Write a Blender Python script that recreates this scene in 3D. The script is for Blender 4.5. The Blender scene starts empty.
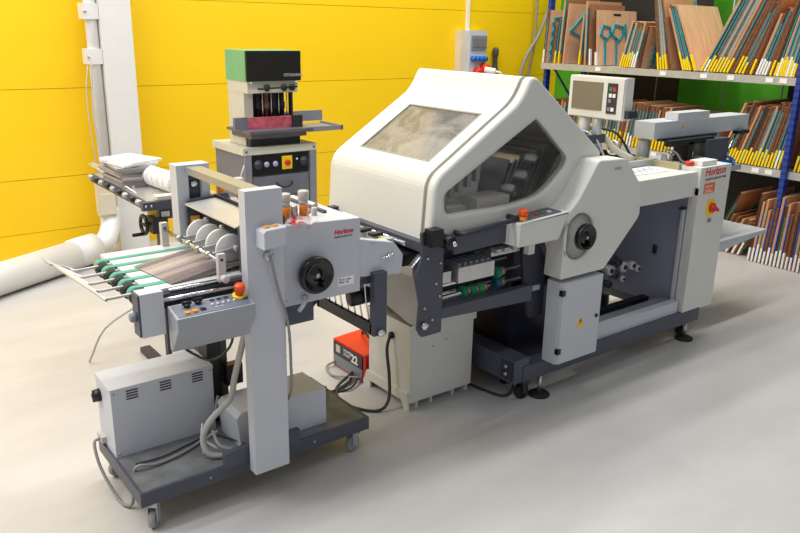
import bpy, bmesh, math, random
from mathutils import Vector, Matrix
random.seed(7)
S = bpy.context.scene
COL = S.collection
PI = math.pi

# ------------------------------------------------------------------ camera
cam = bpy.data.cameras.new('camera')
cam.sensor_fit = 'HORIZONTAL'; cam.sensor_width = 36.0; cam.lens = 765.4 / 800 * 36
cam.clip_start = 0.05; cam.clip_end = 60
camo = bpy.data.objects.new('camera', cam); COL.objects.link(camo)
_p, _y, _r = 0.300732, 0.655027, 0.0188256
_B = Matrix(((1, 0, 0), (0, 0, -1), (0, 1, 0)))
_Y = Matrix(((math.cos(_y), -math.sin(_y), 0), (math.sin(_y), math.cos(_y), 0), (0, 0, 1)))
_P = Matrix(((1, 0, 0), (0, math.cos(_p), -math.sin(_p)), (0, math.sin(_p), math.cos(_p))))
_Q = Matrix(((math.cos(_r), -math.sin(_r), 0), (math.sin(_r), math.cos(_r), 0), (0, 0, 1)))
_M = _Q @ _P @ _B @ _Y
rx, ry, rz = Vector(_M[0]), -Vector(_M[1]), -Vector(_M[2])
camo.matrix_world = Matrix(((rx.x, ry.x, rz.x, 0), (rx.y, ry.y, rz.y, 0), (rx.z, ry.z, rz.z, 1.75), (0, 0, 0, 1)))
S.camera = camo

# ------------------------------------------------------------------ light
w = bpy.data.worlds.new('hall_light'); S.world = w; w.use_nodes = True
bg = w.node_tree.nodes['Background']; bg.inputs[0].default_value = (0.90, 0.95, 1.0, 1); bg.inputs[1].default_value = 0.38
def strip(x, y, z, lx, ly, power, tilt=0.0, col=(1, 0.985, 0.96)):
    L = bpy.data.lights.new('ceiling_lamp', 'AREA'); L.shape = 'RECTANGLE'; L.size = lx; L.size_y = ly
    L.energy = power; L.color = col
    o = bpy.data.objects.new('ceiling_lamp', L); COL.objects.link(o); o.location = (x, y, z); o.rotation_euler = (tilt, 0, 0)
strip(2.5, 3.15, 5.2, 14, 0.22, 290)
strip(2.0, 4.9, 5.2, 14, 0.3, 330)
strip(2.5, 0.6, 5.2, 14, 0.25, 30)
strip(-2.0, 3.0, 4.6, 2.0, 5.0, 120)
S.view_settings.view_transform = 'Standard'; S.view_settings.look = 'None'
S.view_settings.gamma = 1.0; S.view_settings.use_curve_mapping = False
S.view_settings.exposure = 0.0

# ------------------------------------------------------------------ materials
def lin(c):
    return tuple(((v / 255) / 12.92 if v / 255 <= 0.04045 else (((v / 255) + 0.055) / 1.055) ** 2.4) for v in c)
MATS = {}
def mat(name, rgb, rough=0.5, metal=0.0, spec=0.5, var=0.06, scale=6.0, bump=0.0, coat=0.0, emit=0.0):
    if name in MATS: return MATS[name]
    m = bpy.data.materials.new(name); m.use_nodes = True; nt = m.node_tree; N = nt.nodes; L = nt.links
    b = N['Principled BSDF']; b.inputs['Roughness'].default_value = rough; b.inputs['Metallic'].default_value = metal
    b.inputs['Specular IOR Level'].default_value = spec; b.inputs['Coat Weight'].default_value = coat
    tc = N.new('ShaderNodeTexCoord'); nz = N.new('ShaderNodeTexNoise'); nz.inputs['Scale'].default_value = scale; nz.inputs['Detail'].default_value = 5
    L.new(tc.outputs['Object'], nz.inputs['Vector'])
    cr = N.new('ShaderNodeValToRGB'); c = lin(rgb)
    cr.color_ramp.elements[0].position = 0.3; cr.color_ramp.elements[1].position = 0.7
    cr.color_ramp.elements[0].color = (*[max(0, v * (1 - var)) for v in c], 1); cr.color_ramp.elements[1].color = (*[min(1, v * (1 + var)) for v in c], 1)
    L.new(nz.outputs['Fac'], cr.inputs['Fac']); L.new(cr.outputs['Color'], b.inputs['Base Color'])
    if bump:
        bp = N.new('ShaderNodeBump'); bp.inputs['Strength'].default_value = bump; bp.inputs['Distance'].default_value = 0.003
        n2 = N.new('ShaderNodeTexNoise'); n2.inputs['Scale'].default_value = 220
        L.new(tc.outputs['Object'], n2.inputs['Vector']); L.new(n2.outputs['Fac'], bp.inputs['Height']); L.new(bp.outputs['Normal'], b.inputs['Normal'])
    if emit:
        b.inputs['Emission Color'].default_value = (*c, 1); b.inputs['Emission Strength'].default_value = emit
    MATS[name] = m; return m
cream = mat('cream_paint', (219, 218, 212), 0.42, var=0.015, bump=0.05)
cream_dark = mat('cream_groove', (150, 147, 138), 0.6)
panelgrey = mat('grey_paint', (196, 199, 206), 0.42, var=0.02, bump=0.05)
bluegrey = mat('blue_grey_paint', (196, 199, 207), 0.42, var=0.02, bump=0.05)
midgrey = mat('mid_grey_paint', (128, 132, 142), 0.45, var=0.05)
slate = mat('slate_paint', (72, 75, 88), 0.42, var=0.06)
slate_d = mat('dark_slate_paint', (44, 46, 58), 0.45, var=0.08)
slate_in = mat('inner_slate_paint', (150, 152, 174), 0.45, var=0.05)
platform_m = mat('scuffed_platform', (108, 110, 112), 0.5, var=0.28, scale=14)
black = mat('black_plastic', (16, 16, 18), 0.35, var=0.2)
blackgloss = mat('black_gloss', (6, 6, 8), 0.2, var=0.1, coat=0.2)
rubber = mat('black_rubber', (26, 26, 28), 0.7)
steel = mat('brushed_steel', (196, 196, 200), 0.3, 0.9, var=0.06, scale=30)
sheetsteel = mat('sheet_steel', (205, 203, 200), 0.33, 0.75, var=0.06, scale=12)
chrome = mat('chrome', (225, 225, 228), 0.15, 1.0)
white = mat('white_plastic', (236, 234, 230), 0.4, var=0.02)
whitepaper = mat('white_paper', (240, 240, 240), 0.7, var=0.03)
greypaper = mat('grey_paper', (158, 152, 149), 0.7, var=0.12, scale=20)
red = mat('red_paint', (214, 42, 26), 0.4)
redtext = mat('red_lettering', (214, 30, 40), 0.5)
blacktext = mat('black_lettering', (25, 25, 30), 0.5)
orange = mat('orange_plastic', (240, 84, 24), 0.3)
orangebtn = mat('orange_lens', (250, 165, 40), 0.3)
amber = mat('amber_glass', (222, 128, 20), 0.15, var=0.15, coat=0.5)
yellow = mat('yellow_plastic', (246, 214, 20), 0.45)
greenbtn = mat('green_plastic', (40, 140, 90), 0.4)
tealbelt = mat('green_belt', (84, 160, 136), 0.6, var=0.1)
bluesock = mat('blue_socket', (20, 100, 185), 0.4)
bluepost = mat('blue_post', (24, 62, 165), 0.4)
drillgreen = mat('drill_green', (116, 176, 128), 0.45, var=0.03)
drillcream = mat('drill_cream', (205, 203, 190), 0.45, var=0.04)
drillgrey = mat('drill_grey', (112, 114, 126), 0.45, var=0.04)
redworn = mat('worn_red', (200, 92, 105), 0.6, var=0.35, scale=30)
galv = mat('galvanised_steel', (182, 184, 188), 0.4, 0.3, var=0.08, scale=18)
plaster = mat('white_column_paint', (226, 223, 220), 0.7, var=0.02)
pipewhite = mat('white_pipe', (228, 227, 226), 0.5, var=0.03)
cablegrey = mat('grey_cable', (140, 138, 136), 0.5)
cablelight = mat('light_cable', (186, 184, 182), 0.5)
cableblack = mat('dark_cable', (48, 48, 52), 0.45)
beige = mat('beige_box', (216, 206, 184), 0.5)
greenwall = mat('green_paint', (72, 160, 22), 0.7, var=0.05)
teal = mat('teal_rubber', (22, 142, 160), 0.7, var=0.15, scale=25)
dgreen = mat('green_rubber', (22, 128, 96), 0.7, var=0.15, scale=25)
blueedge = mat('blue_edge', (40, 78, 190), 0.5)
burnt = mat('burnt_edge', (112, 72, 50), 0.8, var=0.35, scale=40)

def slotted_blue():
    if 'slotted_blue_post' in MATS: return MATS['slotted_blue_post']
    m = mat('slotted_blue_post', (24, 62, 165), 0.4); N = m.node_tree.nodes; L = m.node_tree.links; b = N['Principled BSDF']
    tc = N.new('ShaderNodeTexCoord'); sp = N.new('ShaderNodeSeparateXYZ'); L.new(tc.outputs['Object'], sp.inputs[0])
    def mth(op, a, v):
        n = N.new('ShaderNodeMath'); n.operation = op; L.new(a, n.inputs[0])
        if hasattr(v, 'links'): L.new(v, n.inputs[1])
        else: n.inputs[1].default_value = v
        return n.outputs[0]
    fz = mth('LESS_THAN', mth('MODULO', sp.outputs[2], 0.052), 0.02)
    n = N.new('ShaderNodeMath'); n.operation = 'MODULO'; L.new(sp.outputs[1], n.inputs[0]); n.inputs[1].default_value = 100
    tt = N.new('ShaderNodeTexCoord')
    mx = N.new('ShaderNodeMixRGB'); src = b.inputs['Base Color'].links[0].from_socket
    L.new(mth('MULTIPLY', fz, 0.6), mx.inputs[0]); L.new(src, mx.inputs[1]); mx.inputs[2].default_value = (0.005, 0.008, 0.02, 1); L.new(mx.outputs[0], b.inputs['Base Color'])
    N.remove(n); N.remove(tt)
    return m
def wood(name, a, b_, sc):
    m = bpy.data.materials.new(name); m.use_nodes = True; N = m.node_tree.nodes; L = m.node_tree.links; b = N['Principled BSDF']
    b.inputs['Roughness'].default_value = 0.65
    tc = N.new('ShaderNodeTexCoord'); mp = N.new('ShaderNodeMapping'); mp.inputs['Scale'].default_value = (9, 9, 1.4)
    nz = N.new('ShaderNodeTexNoise'); nz.inputs['Scale'].default_value = sc; nz.inputs['Detail'].default_value = 6
    cr = N.new('ShaderNodeValToRGB'); cr.color_ramp.elements[0].color = (*lin(a), 1); cr.color_ramp.elements[1].color = (*lin(b_), 1)
    cr.color_ramp.elements[0].position = 0.3; cr.color_ramp.elements[1].position = 0.7
    L.new(tc.outputs['Object'], mp.inputs['Vector']); L.new(mp.outputs[0], nz.inputs['Vector']); L.new(nz.outputs['Fac'], cr.inputs['Fac']); L.new(cr.outputs[0], b.inputs['Base Color'])
    return m
ply = [wood('birch_plywood', (212, 164, 126), (232, 190, 152), 3), wood('tan_plywood', (186, 134, 96), (210, 158, 118), 3), wood('brown_plywood', (150, 100, 68), (176, 122, 84), 3)]

def floor_mat():
    m = bpy.data.materials.new('poured_concrete'); m.use_nodes = True; N = m.node_tree.nodes; L = m.node_tree.links; b = N['Principled BSDF']
    tc = N.new('ShaderNodeTexCoord'); mp = N.new('ShaderNodeMapping'); mp.inputs['Scale'].default_value = (0.6, 1.2, 1)
    n1 = N.new('ShaderNodeTexNoise'); n1.inputs['Scale'].default_value = 1.6; n1.inputs['Detail'].default_value = 8; n1.inputs['Roughness'].default_value = 0.65
    cr = N.new('ShaderNodeValToRGB'); cr.color_ramp.elements[0].color = (*lin((180, 177, 175)), 1); cr.color_ramp.elements[1].color = (*lin((193, 190, 188)), 1)
    cr.color_ramp.elements[0].position = 0.32; cr.color_ramp.elements[1].position = 0.62
    n2 = N.new('ShaderNodeTexNoise'); n2.inputs['Scale'].default_value = 3.0; n2.inputs['Detail'].default_value = 6
    r2 = N.new('ShaderNodeMapRange'); r2.inputs['To Min'].default_value = 0.3; r2.inputs['To Max'].default_value = 0.5
    L.new(tc.outputs['Object'], mp.inputs['Vector']); L.new(mp.outputs[0], n1.inputs['Vector']); L.new(n1.outputs['Fac'], cr.inputs['Fac']); L.new(cr.outputs[0], b.inputs['Base Color'])
    L.new(tc.outputs['Object'], n2.inputs['Vector']); L.new(n2.outputs['Fac'], r2.inputs['Value']); L.new(r2.outputs[0], b.inputs['Roughness'])
    return m
def glass_mat(name, tint, clear, smear):
    m = bpy.data.materials.new(name); m.use_nodes = True; N = m.node_tree.nodes; L = m.node_tree.links
    N.remove(N['Principled BSDF']); out = N['Material Output']
    tr = N.new('ShaderNodeBsdfTransparent'); tr.inputs[0].default_value = (*tint, 1)
    gl = N.new('ShaderNodeBsdfGlossy'); gl.inputs['Roughness'].default_value = 0.08
    d1 = N.new('ShaderNodeBsdfDiffuse'); d1.inputs[0].default_value = (*lin((214, 210, 202)), 1); d2 = N.new('ShaderNodeBsdfTranslucent'); d2.inputs[0].default_value = (*lin((214, 210, 202)), 1)
    df = N.new('ShaderNodeMixShader'); L.new(d1.outputs[0], df.inputs[1]); L.new(d2.outputs[0], df.inputs[2])
    lw = N.new('ShaderNodeLayerWeight'); pw = N.new('ShaderNodeMath'); pw.operation = 'POWER'; pw.inputs[1].default_value = 4.0
    fr = N.new('ShaderNodeMath'); fr.operation = 'MULTIPLY_ADD'; fr.inputs[1].default_value = 0.6; fr.inputs[2].default_value = 0.03
    L.new(lw.outputs['Facing'], pw.inputs[0]); L.new(pw.outputs[0], fr.inputs[0])
    m1 = N.new('ShaderNodeMixShader'); m2 = N.new('ShaderNodeMixShader')
    tc = N.new('ShaderNodeTexCoord'); nz = N.new('ShaderNodeTexNoise'); nz.inputs['Scale'].default_value = 7; nz.inputs['Detail'].default_value = 6; nz.inputs['Distortion'].default_value = 1.5
    mr = N.new('ShaderNodeMapRange'); mr.inputs['From Min'].default_value = 0.35; mr.inputs['From Max'].default_value = 0.75
    mr.inputs['To Min'].default_value = smear[0]; mr.inputs['To Max'].default_value = smear[1]
    L.new(tc.outputs['Object'], nz.inputs['Vector']); L.new(nz.outputs['Fac'], mr.inputs['Value'])
    L.new(mr.outputs[0], m1.inputs[0]); L.new(tr.outputs[0], m1.inputs[1]); L.new(df.outputs[0], m1.inputs[2])
    L.new(fr.outputs[0], m2.inputs[0]); L.new(m1.outputs[0], m2.inputs[1]); L.new(gl.outputs[0], m2.inputs[2]); L.new(m2.outputs[0], out.inputs[0])
    return m
glass_side = glass_mat('side_window_glass', (0.88, 0.88, 0.88), 0.9, (0.0, 0.07))
glass_top = glass_mat('top_window_glass', (0.92, 0.91, 0.89), 0.8, (0.2, 0.7))

# ------------------------------------------------------------------ mesh helpers
WLOC = {}
def rpoly(pts, r, seg=5):
    """2-D polygon with rounded corners; r is one radius or one per corner"""
    n = len(pts); out = []
    for i in range(n):
        p0, p1, p2 = Vector(pts[i - 1]), Vector(pts[i]), Vector(pts[(i + 1) % n]); rr = r[i] if isinstance(r, (list, tuple)) else r
        if rr <= 0: out.append(tuple(p1)); continue
        a = (p0 - p1); b = (p2 - p1); d = min(rr, a.length * 0.45, b.length * 0.45); A = p1 + a.normalized() * d; Bq = p1 + b.normalized() * d
        for k in range(seg + 1):
            t = k / seg; out.append(tuple((1 - t) ** 2 * A + 2 * t * (1 - t) * p1 + t * t * Bq))
    return out
class MB:
    def __init__(s): s.bm = bmesh.new(); s.smooth = False
    def _bev(s, faces, bev, seg=2):
        if bev > 0:
            es = list({e for f in faces for e in f.edges if len(e.link_faces) == 2 and e.calc_face_angle(0) > 0.5})
            bmesh.ops.bevel(s.bm, geom=es, offset=bev, segments=seg, affect='EDGES', profile=0.5)
    def box(s, x0, x1, y0, y1, z0, z1, bev=0.0, seg=2, M=None):
        v = [s.bm.verts.new((x, y, z)) for x in (x0, x1) for y in (y0, y1) for z in (z0, z1)]
        if M is not None:
            for q in v: q.co = M @ q.co
        F = [s.bm.faces.new([v[i] for i in f]) for f in ((0, 1, 3, 2), (4, 6, 7, 5), (0, 4, 5, 1), (2, 3, 7, 6), (0, 2, 6, 4), (1, 5, 7, 3))]
        s._bev(F, bev, seg); return s
    def prism(s, poly, axis, lo, hi, bev=0.0, holes=(), seg=2):
        """extrude 2-D polygon along axis 'x' (pts=(y,z)), 'y' (pts=(x,z)) or 'z' (pts=(x,y)) ; holes cut through"""
        def P(p, h):
            return {'x': (h, p[0], p[1]), 'y': (p[0], h, p[1]), 'z': (p[0], p[1], h)}[axis]
        bm = s.bm
        loops = [list(poly)] + [list(h) for h in holes]
        edges = []; L1 = []
        for lp in loops:
            vs = [bm.verts.new(P(p, lo)) for p in lp]; L1.append(vs)
            edges += [bm.edges.new((vs[i], vs[(i + 1) % len(vs)])) for i in range(len(vs))]
        if holes:
            f1 = bmesh.ops.triangle_fill(bm, edges=edges, use_beauty=True)['geom']; f1 = [g for g in f1 if isinstance(g, bmesh.types.BMFace)]
        else: f1 = [bm.faces.new(L1[0])]
        vmap = {}
        for vs in L1:
            for v in vs:
                c = v.co; vmap[v] = bm.verts.new({'x': (hi, c.y, c.z), 'y': (c.x, hi, c.z), 'z': (c.x, c.y, hi)}[axis])
        f2 = [bm.faces.new([vmap[v] for v in reversed(f.verts)]) for f in f1]
        sides = []
        for vs in L1:
            for i in range(len(vs)):
                a, b = vs[i], vs[(i + 1) % len(vs)]; sides.append(bm.faces.new((a, b, vmap[b], vmap[a])))
        allf = f1 + f2 + sides; bmesh.ops.recalc_face_normals(bm, faces=allf)
        if bev > 0:
            es = []
            for f in f1 + f2:
                for e in f.edges:
                    if any(g in sides for g in e.link_faces): es.append(e)
            bmesh.ops.bevel(bm, geom=list(set(es)), offset=bev, segments=seg, affect='EDGES', profile=0.5)
        return s
    def lathe(s, prof, o, ax, n=24):
        """revolve [(radius, distance along ax)] about the axis ax through o"""
        ax = Vector(ax).normalized(); o = Vector(o); t = Vector((0, 0, 1)) if abs(ax.z) < 0.9 else Vector((1, 0, 0))
        u = ax.cross(t).normalized(); v = ax.cross(u); rings = []; F = []
        for r, h in prof:
            if r < 1e-6: rings.append([s.bm.verts.new(o + ax * h)])
            else: rings.append([s.bm.verts.new(o + ax * h + (u * math.cos(2 * PI * k / n) + v * math.sin(2 * PI * k / n)) * r) for k in range(n)])
        for a, b in zip(rings, rings[1:]):
            for k in range(n):
                q = [a[k % len(a)], a[(k + 1) % len(a)], b[(k + 1) % len(b)], b[k % len(b)]]; q2 = []
                for z in q:
                    if z not in q2: q2.append(z)
                if len(q2) > 2: F.append(s.bm.faces.new(q2))
        if len(rings[0]) > 1: F.append(s.bm.faces.new(rings[0]))
        if len(rings[-1]) > 1: F.append(s.bm.faces.new(list(reversed(rings[-1]))))
        bmesh.ops.recalc_face_normals(s.bm, faces=F)
        for f in F: f.smooth = True
        s.smooth = True; return s
    def cyl(s, p0, p1, r, n=16, bev=0.0):
        p0, p1 = Vector(p0), Vector(p1); L = (p1 - p0).length
        pr = [(r, 0), (r, L)] if not bev else [(r - bev, 0), (r, bev), (r, L - bev), (r - bev, L)]
        return s.lathe(pr, p0, p1 - p0, n)
    def sph(s, c, r, n=12, sz=1.0):
        return s.lathe([(r * math.sin(PI * k / 8), -r * sz * math.cos(PI * k / 8)) for k in range(9)], c, (0, 0, 1), n)
    def tube(s, pts, r, n=8, smooth=4):
        """round tube through pts (Catmull-Rom smoothed)"""
        P = [Vector(p) for p in pts]
        if smooth and len(P) > 2:
            Q = []; E = [P[0] * 2 - P[1]] + P + [P[-1] * 2 - P[-2]]
            for i in range(1, len(E) - 2):
                for k in range(smooth):
                    t = k / smooth; a, b, c, d = E[i - 1], E[i], E[i + 1], E[i + 2]
                    Q.append(0.5 * ((2 * b) + (c - a) * t + (2 * a - 5 * b + 4 * c - d) * t * t + (3 * b - a - 3 * c + d) * t ** 3))
            Q.append(P[-1]); P = Q
        rings = []; t0 = (P[1] - P[0]).normalized(); u = t0.orthogonal().normalized(); F = []
        for i, p in enumerate(P):
            t = (P[min(i + 1, len(P) - 1)] - P[max(i - 1, 0)]).normalized(); u = (u - t * u.dot(t)).normalized(); v = t.cross(u)
            rings.append([s.bm.verts.new(p + (u * math.cos(2 * PI * k / n) + v * math.sin(2 * PI * k / n)) * r) for k in range(n)])
        for a, b in zip(rings, rings[1:]):
            for k in range(n): F.append(s.bm.faces.new((a[k], a[(k + 1) % n], b[(k + 1) % n], b[k])))
        F.append(s.bm.faces.new(rings[0])); F.append(s.bm.faces.new(list(reversed(rings[-1]))))
        bmesh.ops.recalc_face_normals(s.bm, faces=F)
        for f in F: f.smooth = True
        return s
    def build(s, name, m, parent=None, loc=None):
        me = bpy.data.meshes.new(name); bmesh.ops.recalc_face_normals(s.bm, faces=s.bm.faces[:]); wp = WLOC.get(parent.name, Vector()) if parent else Vector()
        if parent is None:
            if loc is None:
                xs = [v.co for v in s.bm.verts]; loc = Vector(((min(v.x for v in xs) + max(v.x for v in xs)) / 2, (min(v.y for v in xs) + max(v.y for v in xs)) / 2, min(v.z for v in xs)))
            wp = Vector(loc)
        bmesh.ops.translate(s.bm, verts=s.bm.verts[:], vec=-wp); s.bm.to_mesh(me); s.bm.free(); me.materials.append(m)
        o = bpy.data.objects.new(name, me); COL.objects.link(o)
        if parent: o.parent = parent; WLOC[o.name] = wp
        else: o.location = wp; WLOC[o.name] = wp
        return o
def tag(o, label, cat, group=None):
    o['label'] = label; o['category'] = cat
    if group: o['group'] = group
    return o
def thing(name, label, cat, loc, group=None):
    o = bpy.data.objects.new(name, None); COL.objects.link(o); o.location = loc; o.empty_display_size = 0.1
    WLOC[o.name] = Vector(loc); return tag(o, label, cat, group)
def struct(o): o['kind'] = 'structure'; return o
def text(body, size, M, m, parent, name='lettering', depth=0.0006, bold=0.0, shear=0.0, align='LEFT'):
    cu = bpy.data.curves.new(name, 'FONT'); cu.body = body; cu.size = size; cu.extrude = depth; cu.offset = bold; cu.shear = shear; cu.align_x = align; cu.resolution_u = 2
    t = bpy.data.objects.new(name, cu); COL.objects.link(t); bpy.context.view_layer.update()
    me = bpy.data.meshes.new_from_object(t.evaluated_get(bpy.context.evaluated_depsgraph_get())); bpy.data.objects.remove(t)
    wp = WLOC.get(parent.name, Vector()); me.transform(Matrix.Translation(-wp) @ M); me.materials.clear(); me.materials.append(m)
    o = bpy.data.objects.new(name, me); COL.objects.link(o); o.parent = parent; return o
def front(x, y, z, tilt=0.0):     # text frame facing -Y
    return Matrix.Translation((x, y, z)) @ Matrix.Rotation(tilt, 4, 'Y') @ Matrix.Rotation(PI / 2, 4, 'X')
def box1(name, x0, x1, y0, y1, z0, z1, m, parent, bev=0.0, M=None):
    return MB().box(x0, x1, y0, y1, z0, z1, bev, M=M).build(name, m, parent)

# ================================================================== the hall
WY = 6.25
struct(MB().box(-4, 8.5, -2.5, 7, -0.1, 0).build('floor', floor_mat(), loc=(0, 0, 0)))
def wall_back():
    m = bpy.data.materials.new('yellow_wall_panels'); m.use_nodes = True; N = m.node_tree.nodes; L = m.node_tree.links; b = N['Principled BSDF']
    b.inputs['Roughness'].default_value = 0.45
    tc = N.new('ShaderNodeTexCoord'); nz = N.new('ShaderNodeTexNoise'); nz.inputs['Scale'].default_value = 1.2; nz.inputs['Detail'].default_value = 4
    cr = N.new('ShaderNodeValToRGB'); cr.color_ramp.elements[0].color = (*lin((250, 202, 4)), 1); cr.color_ramp.elements[1].color = (*lin((253, 210, 20)), 1)
    L.new(tc.outputs['Object'], nz.inputs['Vector']); L.new(nz.outputs['Fac'], cr.inputs['Fac']); L.new(cr.outputs[0], b.inputs['Base Color'])
    mb = MB(); zs = [-0.05, 0.195, 0.61, 1.277, 1.945, 2.613, 3.28, 4.2]
    for a, c in zip(zs, zs[1:]):
        mb.box(-4, 7.2, WY, WY + 0.1, a + 0.0018, c - 0.0018, 0.005)
    mb.box(-4, 7.2, WY + 0.02, WY + 0.12, -0.05, 4.2)
    return struct(mb.build('wall_back', m, loc=(0, WY, 0)))
wall_back()
struct(MB().box(7.05, 7.15, 1.6, 6.25, 0, 4.2).build('wall_right', greenwall, loc=(7.1, 4, 0)))
struct(MB().box(7.05, 7.15, -2.5, 1.6, 0, 4.2).build('wall_front_right', mat('grey_wall_paint', (120, 120, 122), 0.8), loc=(7.1, 0, 0)))
# white column
struct(MB().box(1.815, 2.045, 6.03, WY, 0, 4.2, 0.006).build('column', plaster))

# ================================================================== wall services
du = thing('ventilation_duct', 'white riser duct clamped along the left side of the white column', 'duct', (1.76, 6.1, 0))
MB().cyl((1.768, 6.1, 0.15), (1.768, 6.1, 4.1), 0.043, 20).build('duct_pipe', pipewhite, du)
for z in (1.46, 1.78):
    b = MB().box(1.70, 1.812, 6.045, 6.16, z, z + 0.11, 0.012).build('clamp', plaster, du)
    MB().cyl((1.715, 6.045, z + 0.055), (1.715, 6.035, z + 0.055), 0.01, 10).build('bolt', steel, b)
pp = thing('floor_pipe', 'thick white pipe lying on the floor below the yellow wall', 'pipe', (1.0, 5.5, 0))
MB().cyl((-1.2, 4.34, 0.11), (1.52, 5.84, 0.11), 0.108, 32).build('pipe', pipewhite, pp)
MB().cyl((1.38, 5.765, 0.115), (1.56, 5.865, 0.115), 0.113, 32).build('coupling', plaster, pp)
MB().tube([(1.52, 5.84, 0.13), (1.66, 5.92, 0.14), (1.74, 6.0, 0.24), (1.75, 6.05, 0.36)], 0.075, 16).build('elbow', pipewhite, pp)
MB().tube([(0.28, 5.02, 0.04), (0.285, 5.0, 0.01)], 0.008).build('strap', cablegrey, pp)
jb = thing('junction_box', 'beige electrical box beside the foot of the white column', 'box', (1.70, 6.0, 0.32))
box1('housing', 1.655, 1.785, 5.95, 6.03, 0.33, 0.585, beige, jb, 0.01)
box1('lid', 1.662, 1.778, 5.94, 5.951, 0.34, 0.5, beige, jb, 0.006)
tag(MB().tube([(1.72, 6.0, 1.55), (1.69, 5.99, 1.1), (1.72, 5.99, 0.8), (1.73, 5.98, 0.58)], 0.006).build('hanging_cable', cablelight), 'thin white cable hanging down beside the white column into the beige box', 'cable')
tag(MB().tube([(1.705, 6.06, 1.47), (1.655, 6.0, 1.2), (1.68, 6.0, 0.585)], 0.004).build('loose_wire', cablelight), 'short loose end of thin white cord left of the column', 'cable')
# distribution board
db = thing('distribution_board', 'wall mounted socket board with blue and red outlets on yellow wall', 'fuse box', (5.6, WY, 1.3))
box1('back_plate', 5.47, 5.57, 6.16, WY, 1.05, 1.75, beige, db, 0.008)
box1('housing', 5.555, 5.795, 6.12, WY, 1.05, 1.75, panelgrey, db, 0.012)
MB().box(5.575, 5.785, 6.105, 6.125, 1.56, 1.70, 0.006).build('breaker_frame', midgrey, db)
MB().box(5.59, 5.765, 6.10, 6.108, 1.585, 1.67, 0.002).build('breaker_window', mat('breaker_cover', (120, 122, 118), 0.2), db)
for i in range(4):
    x = 5.595 + i * 0.055; z = 1.475
    b = MB().cyl((x, 6.13, z), (x, 6.07, z - 0.012), 0.026, 16, 0.005).build('blue_socket', bluesock, db)
for (x, z) in ((5.66, 1.345), (5.755, 1.385)):
    MB().cyl((x, 6.13, z), (x, 6.05, z - 0.02), 0.045, 18, 0.006).build('red_socket', red, db)
pg = MB().cyl((5.72, 6.05, 1.36), (5.78, 5.95, 1.345), 0.032, 14, 0.005).tube([(5.78, 5.95, 1.345), (5.84, 5.92, 1.30), (5.85, 5.95, 1.0)], 0.012)
tag(pg.build('power_plug', white), 'white round plug in the red outlet of the socket board', 'plug')
tag(MB().box(5.60, 5.63, 6.22, WY, 1.75, 4.2, 0.004).build('conduit', white), 'white cable conduit running up the wall from the socket board', 'conduit')
tag(MB().lathe([(0.012, 0), (0.035, 0.0), (0.036, 0.22), (0.026, 0.28), (0.024, 0.36), (0.034, 0.38), (0.034, 0.44), (0.018, 0.46)], (6.02, 6.212, 1.12), (0, 0, 1), 14).build('air_nozzle', mat('dark_olive', (70, 68, 66), 0.5)), 'dark upright air gun holder on yellow wall right of the socket board', 'tool')
tag(MB().tube([(6.78, 6.15, 2.3), (6.76, 6.15, 2.05), (6.6, 6.14, 1.72), (6.42, 6.13, 1.5), (6.33, 6.13, 1.25), (6.33, 6.14, 1.0)], 0.018, 10).build('curved_hose', cablegrey), 'grey hose bowing to the left down the yellow wall', 'hose')
tag(MB().tube([(6.60, 6.2, 2.3), (6.60, 6.2, 1.9), (6.58, 6.19, 1.6), (6.53, 6.19, 1.3), (6.52, 6.19, 1.0)], 0.017, 10).build('straight_hose', mat('braided_hose', (150, 140, 118), 0.6, var=0.3, scale=60)), 'straight braided grey hose hanging behind the bowed hose', 'hose')

# ================================================================== cutting dies and shelving
sh = thing('shelving_unit', 'steel pallet rack with blue posts and grey shelves full of cutting dies', 'shelving', (6.2, 4.2, 0))
for (y, xx) in ((5.50, 6.04), (2.86, 5.90)):
    for x in (xx, 6.62):
        mb = MB().box(x, x + 0.06, y - 0.019, y + 0.019, 0, 3.0, 0.003); p = mb.build('post', slotted_blue(), sh)
    MB().tube([(xx + 0.03, y, 0.3), (6.65, y, 0.9)], 0.012, smooth=0).tube([(6.65, y, 0.9), (xx + 0.03, y, 1.5)], 0.012, smooth=0).build('brace', bluepost, sh)
for (z, th) in ((1.45, 0.055), (0.75, 0.055)):
    s1 = MB().box(5.955, 6.62, 2.25, 5.47, z - 0.02, z).box(5.94, 5.958, 2.25, 5.47, z - th, z + 0.004, 0.003).build('shelf', galv, sh)
    for k, y in enumerate((4.75, 4.05, 3.66, 3.42, 3.1, 2.99, 2.65)):
        MB().box(5.934, 5.94, y - 0.03, y + 0.03, z - 0.042, z - 0.008).build('price_label', whitepaper, s1)
for y in (4.6, 3.9, 3.35):
    MB().tube([(6.66, y, 0.7), (6.66, y, 3.0)], 0.008, smooth=0).build('rod', galv, sh)

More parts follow.
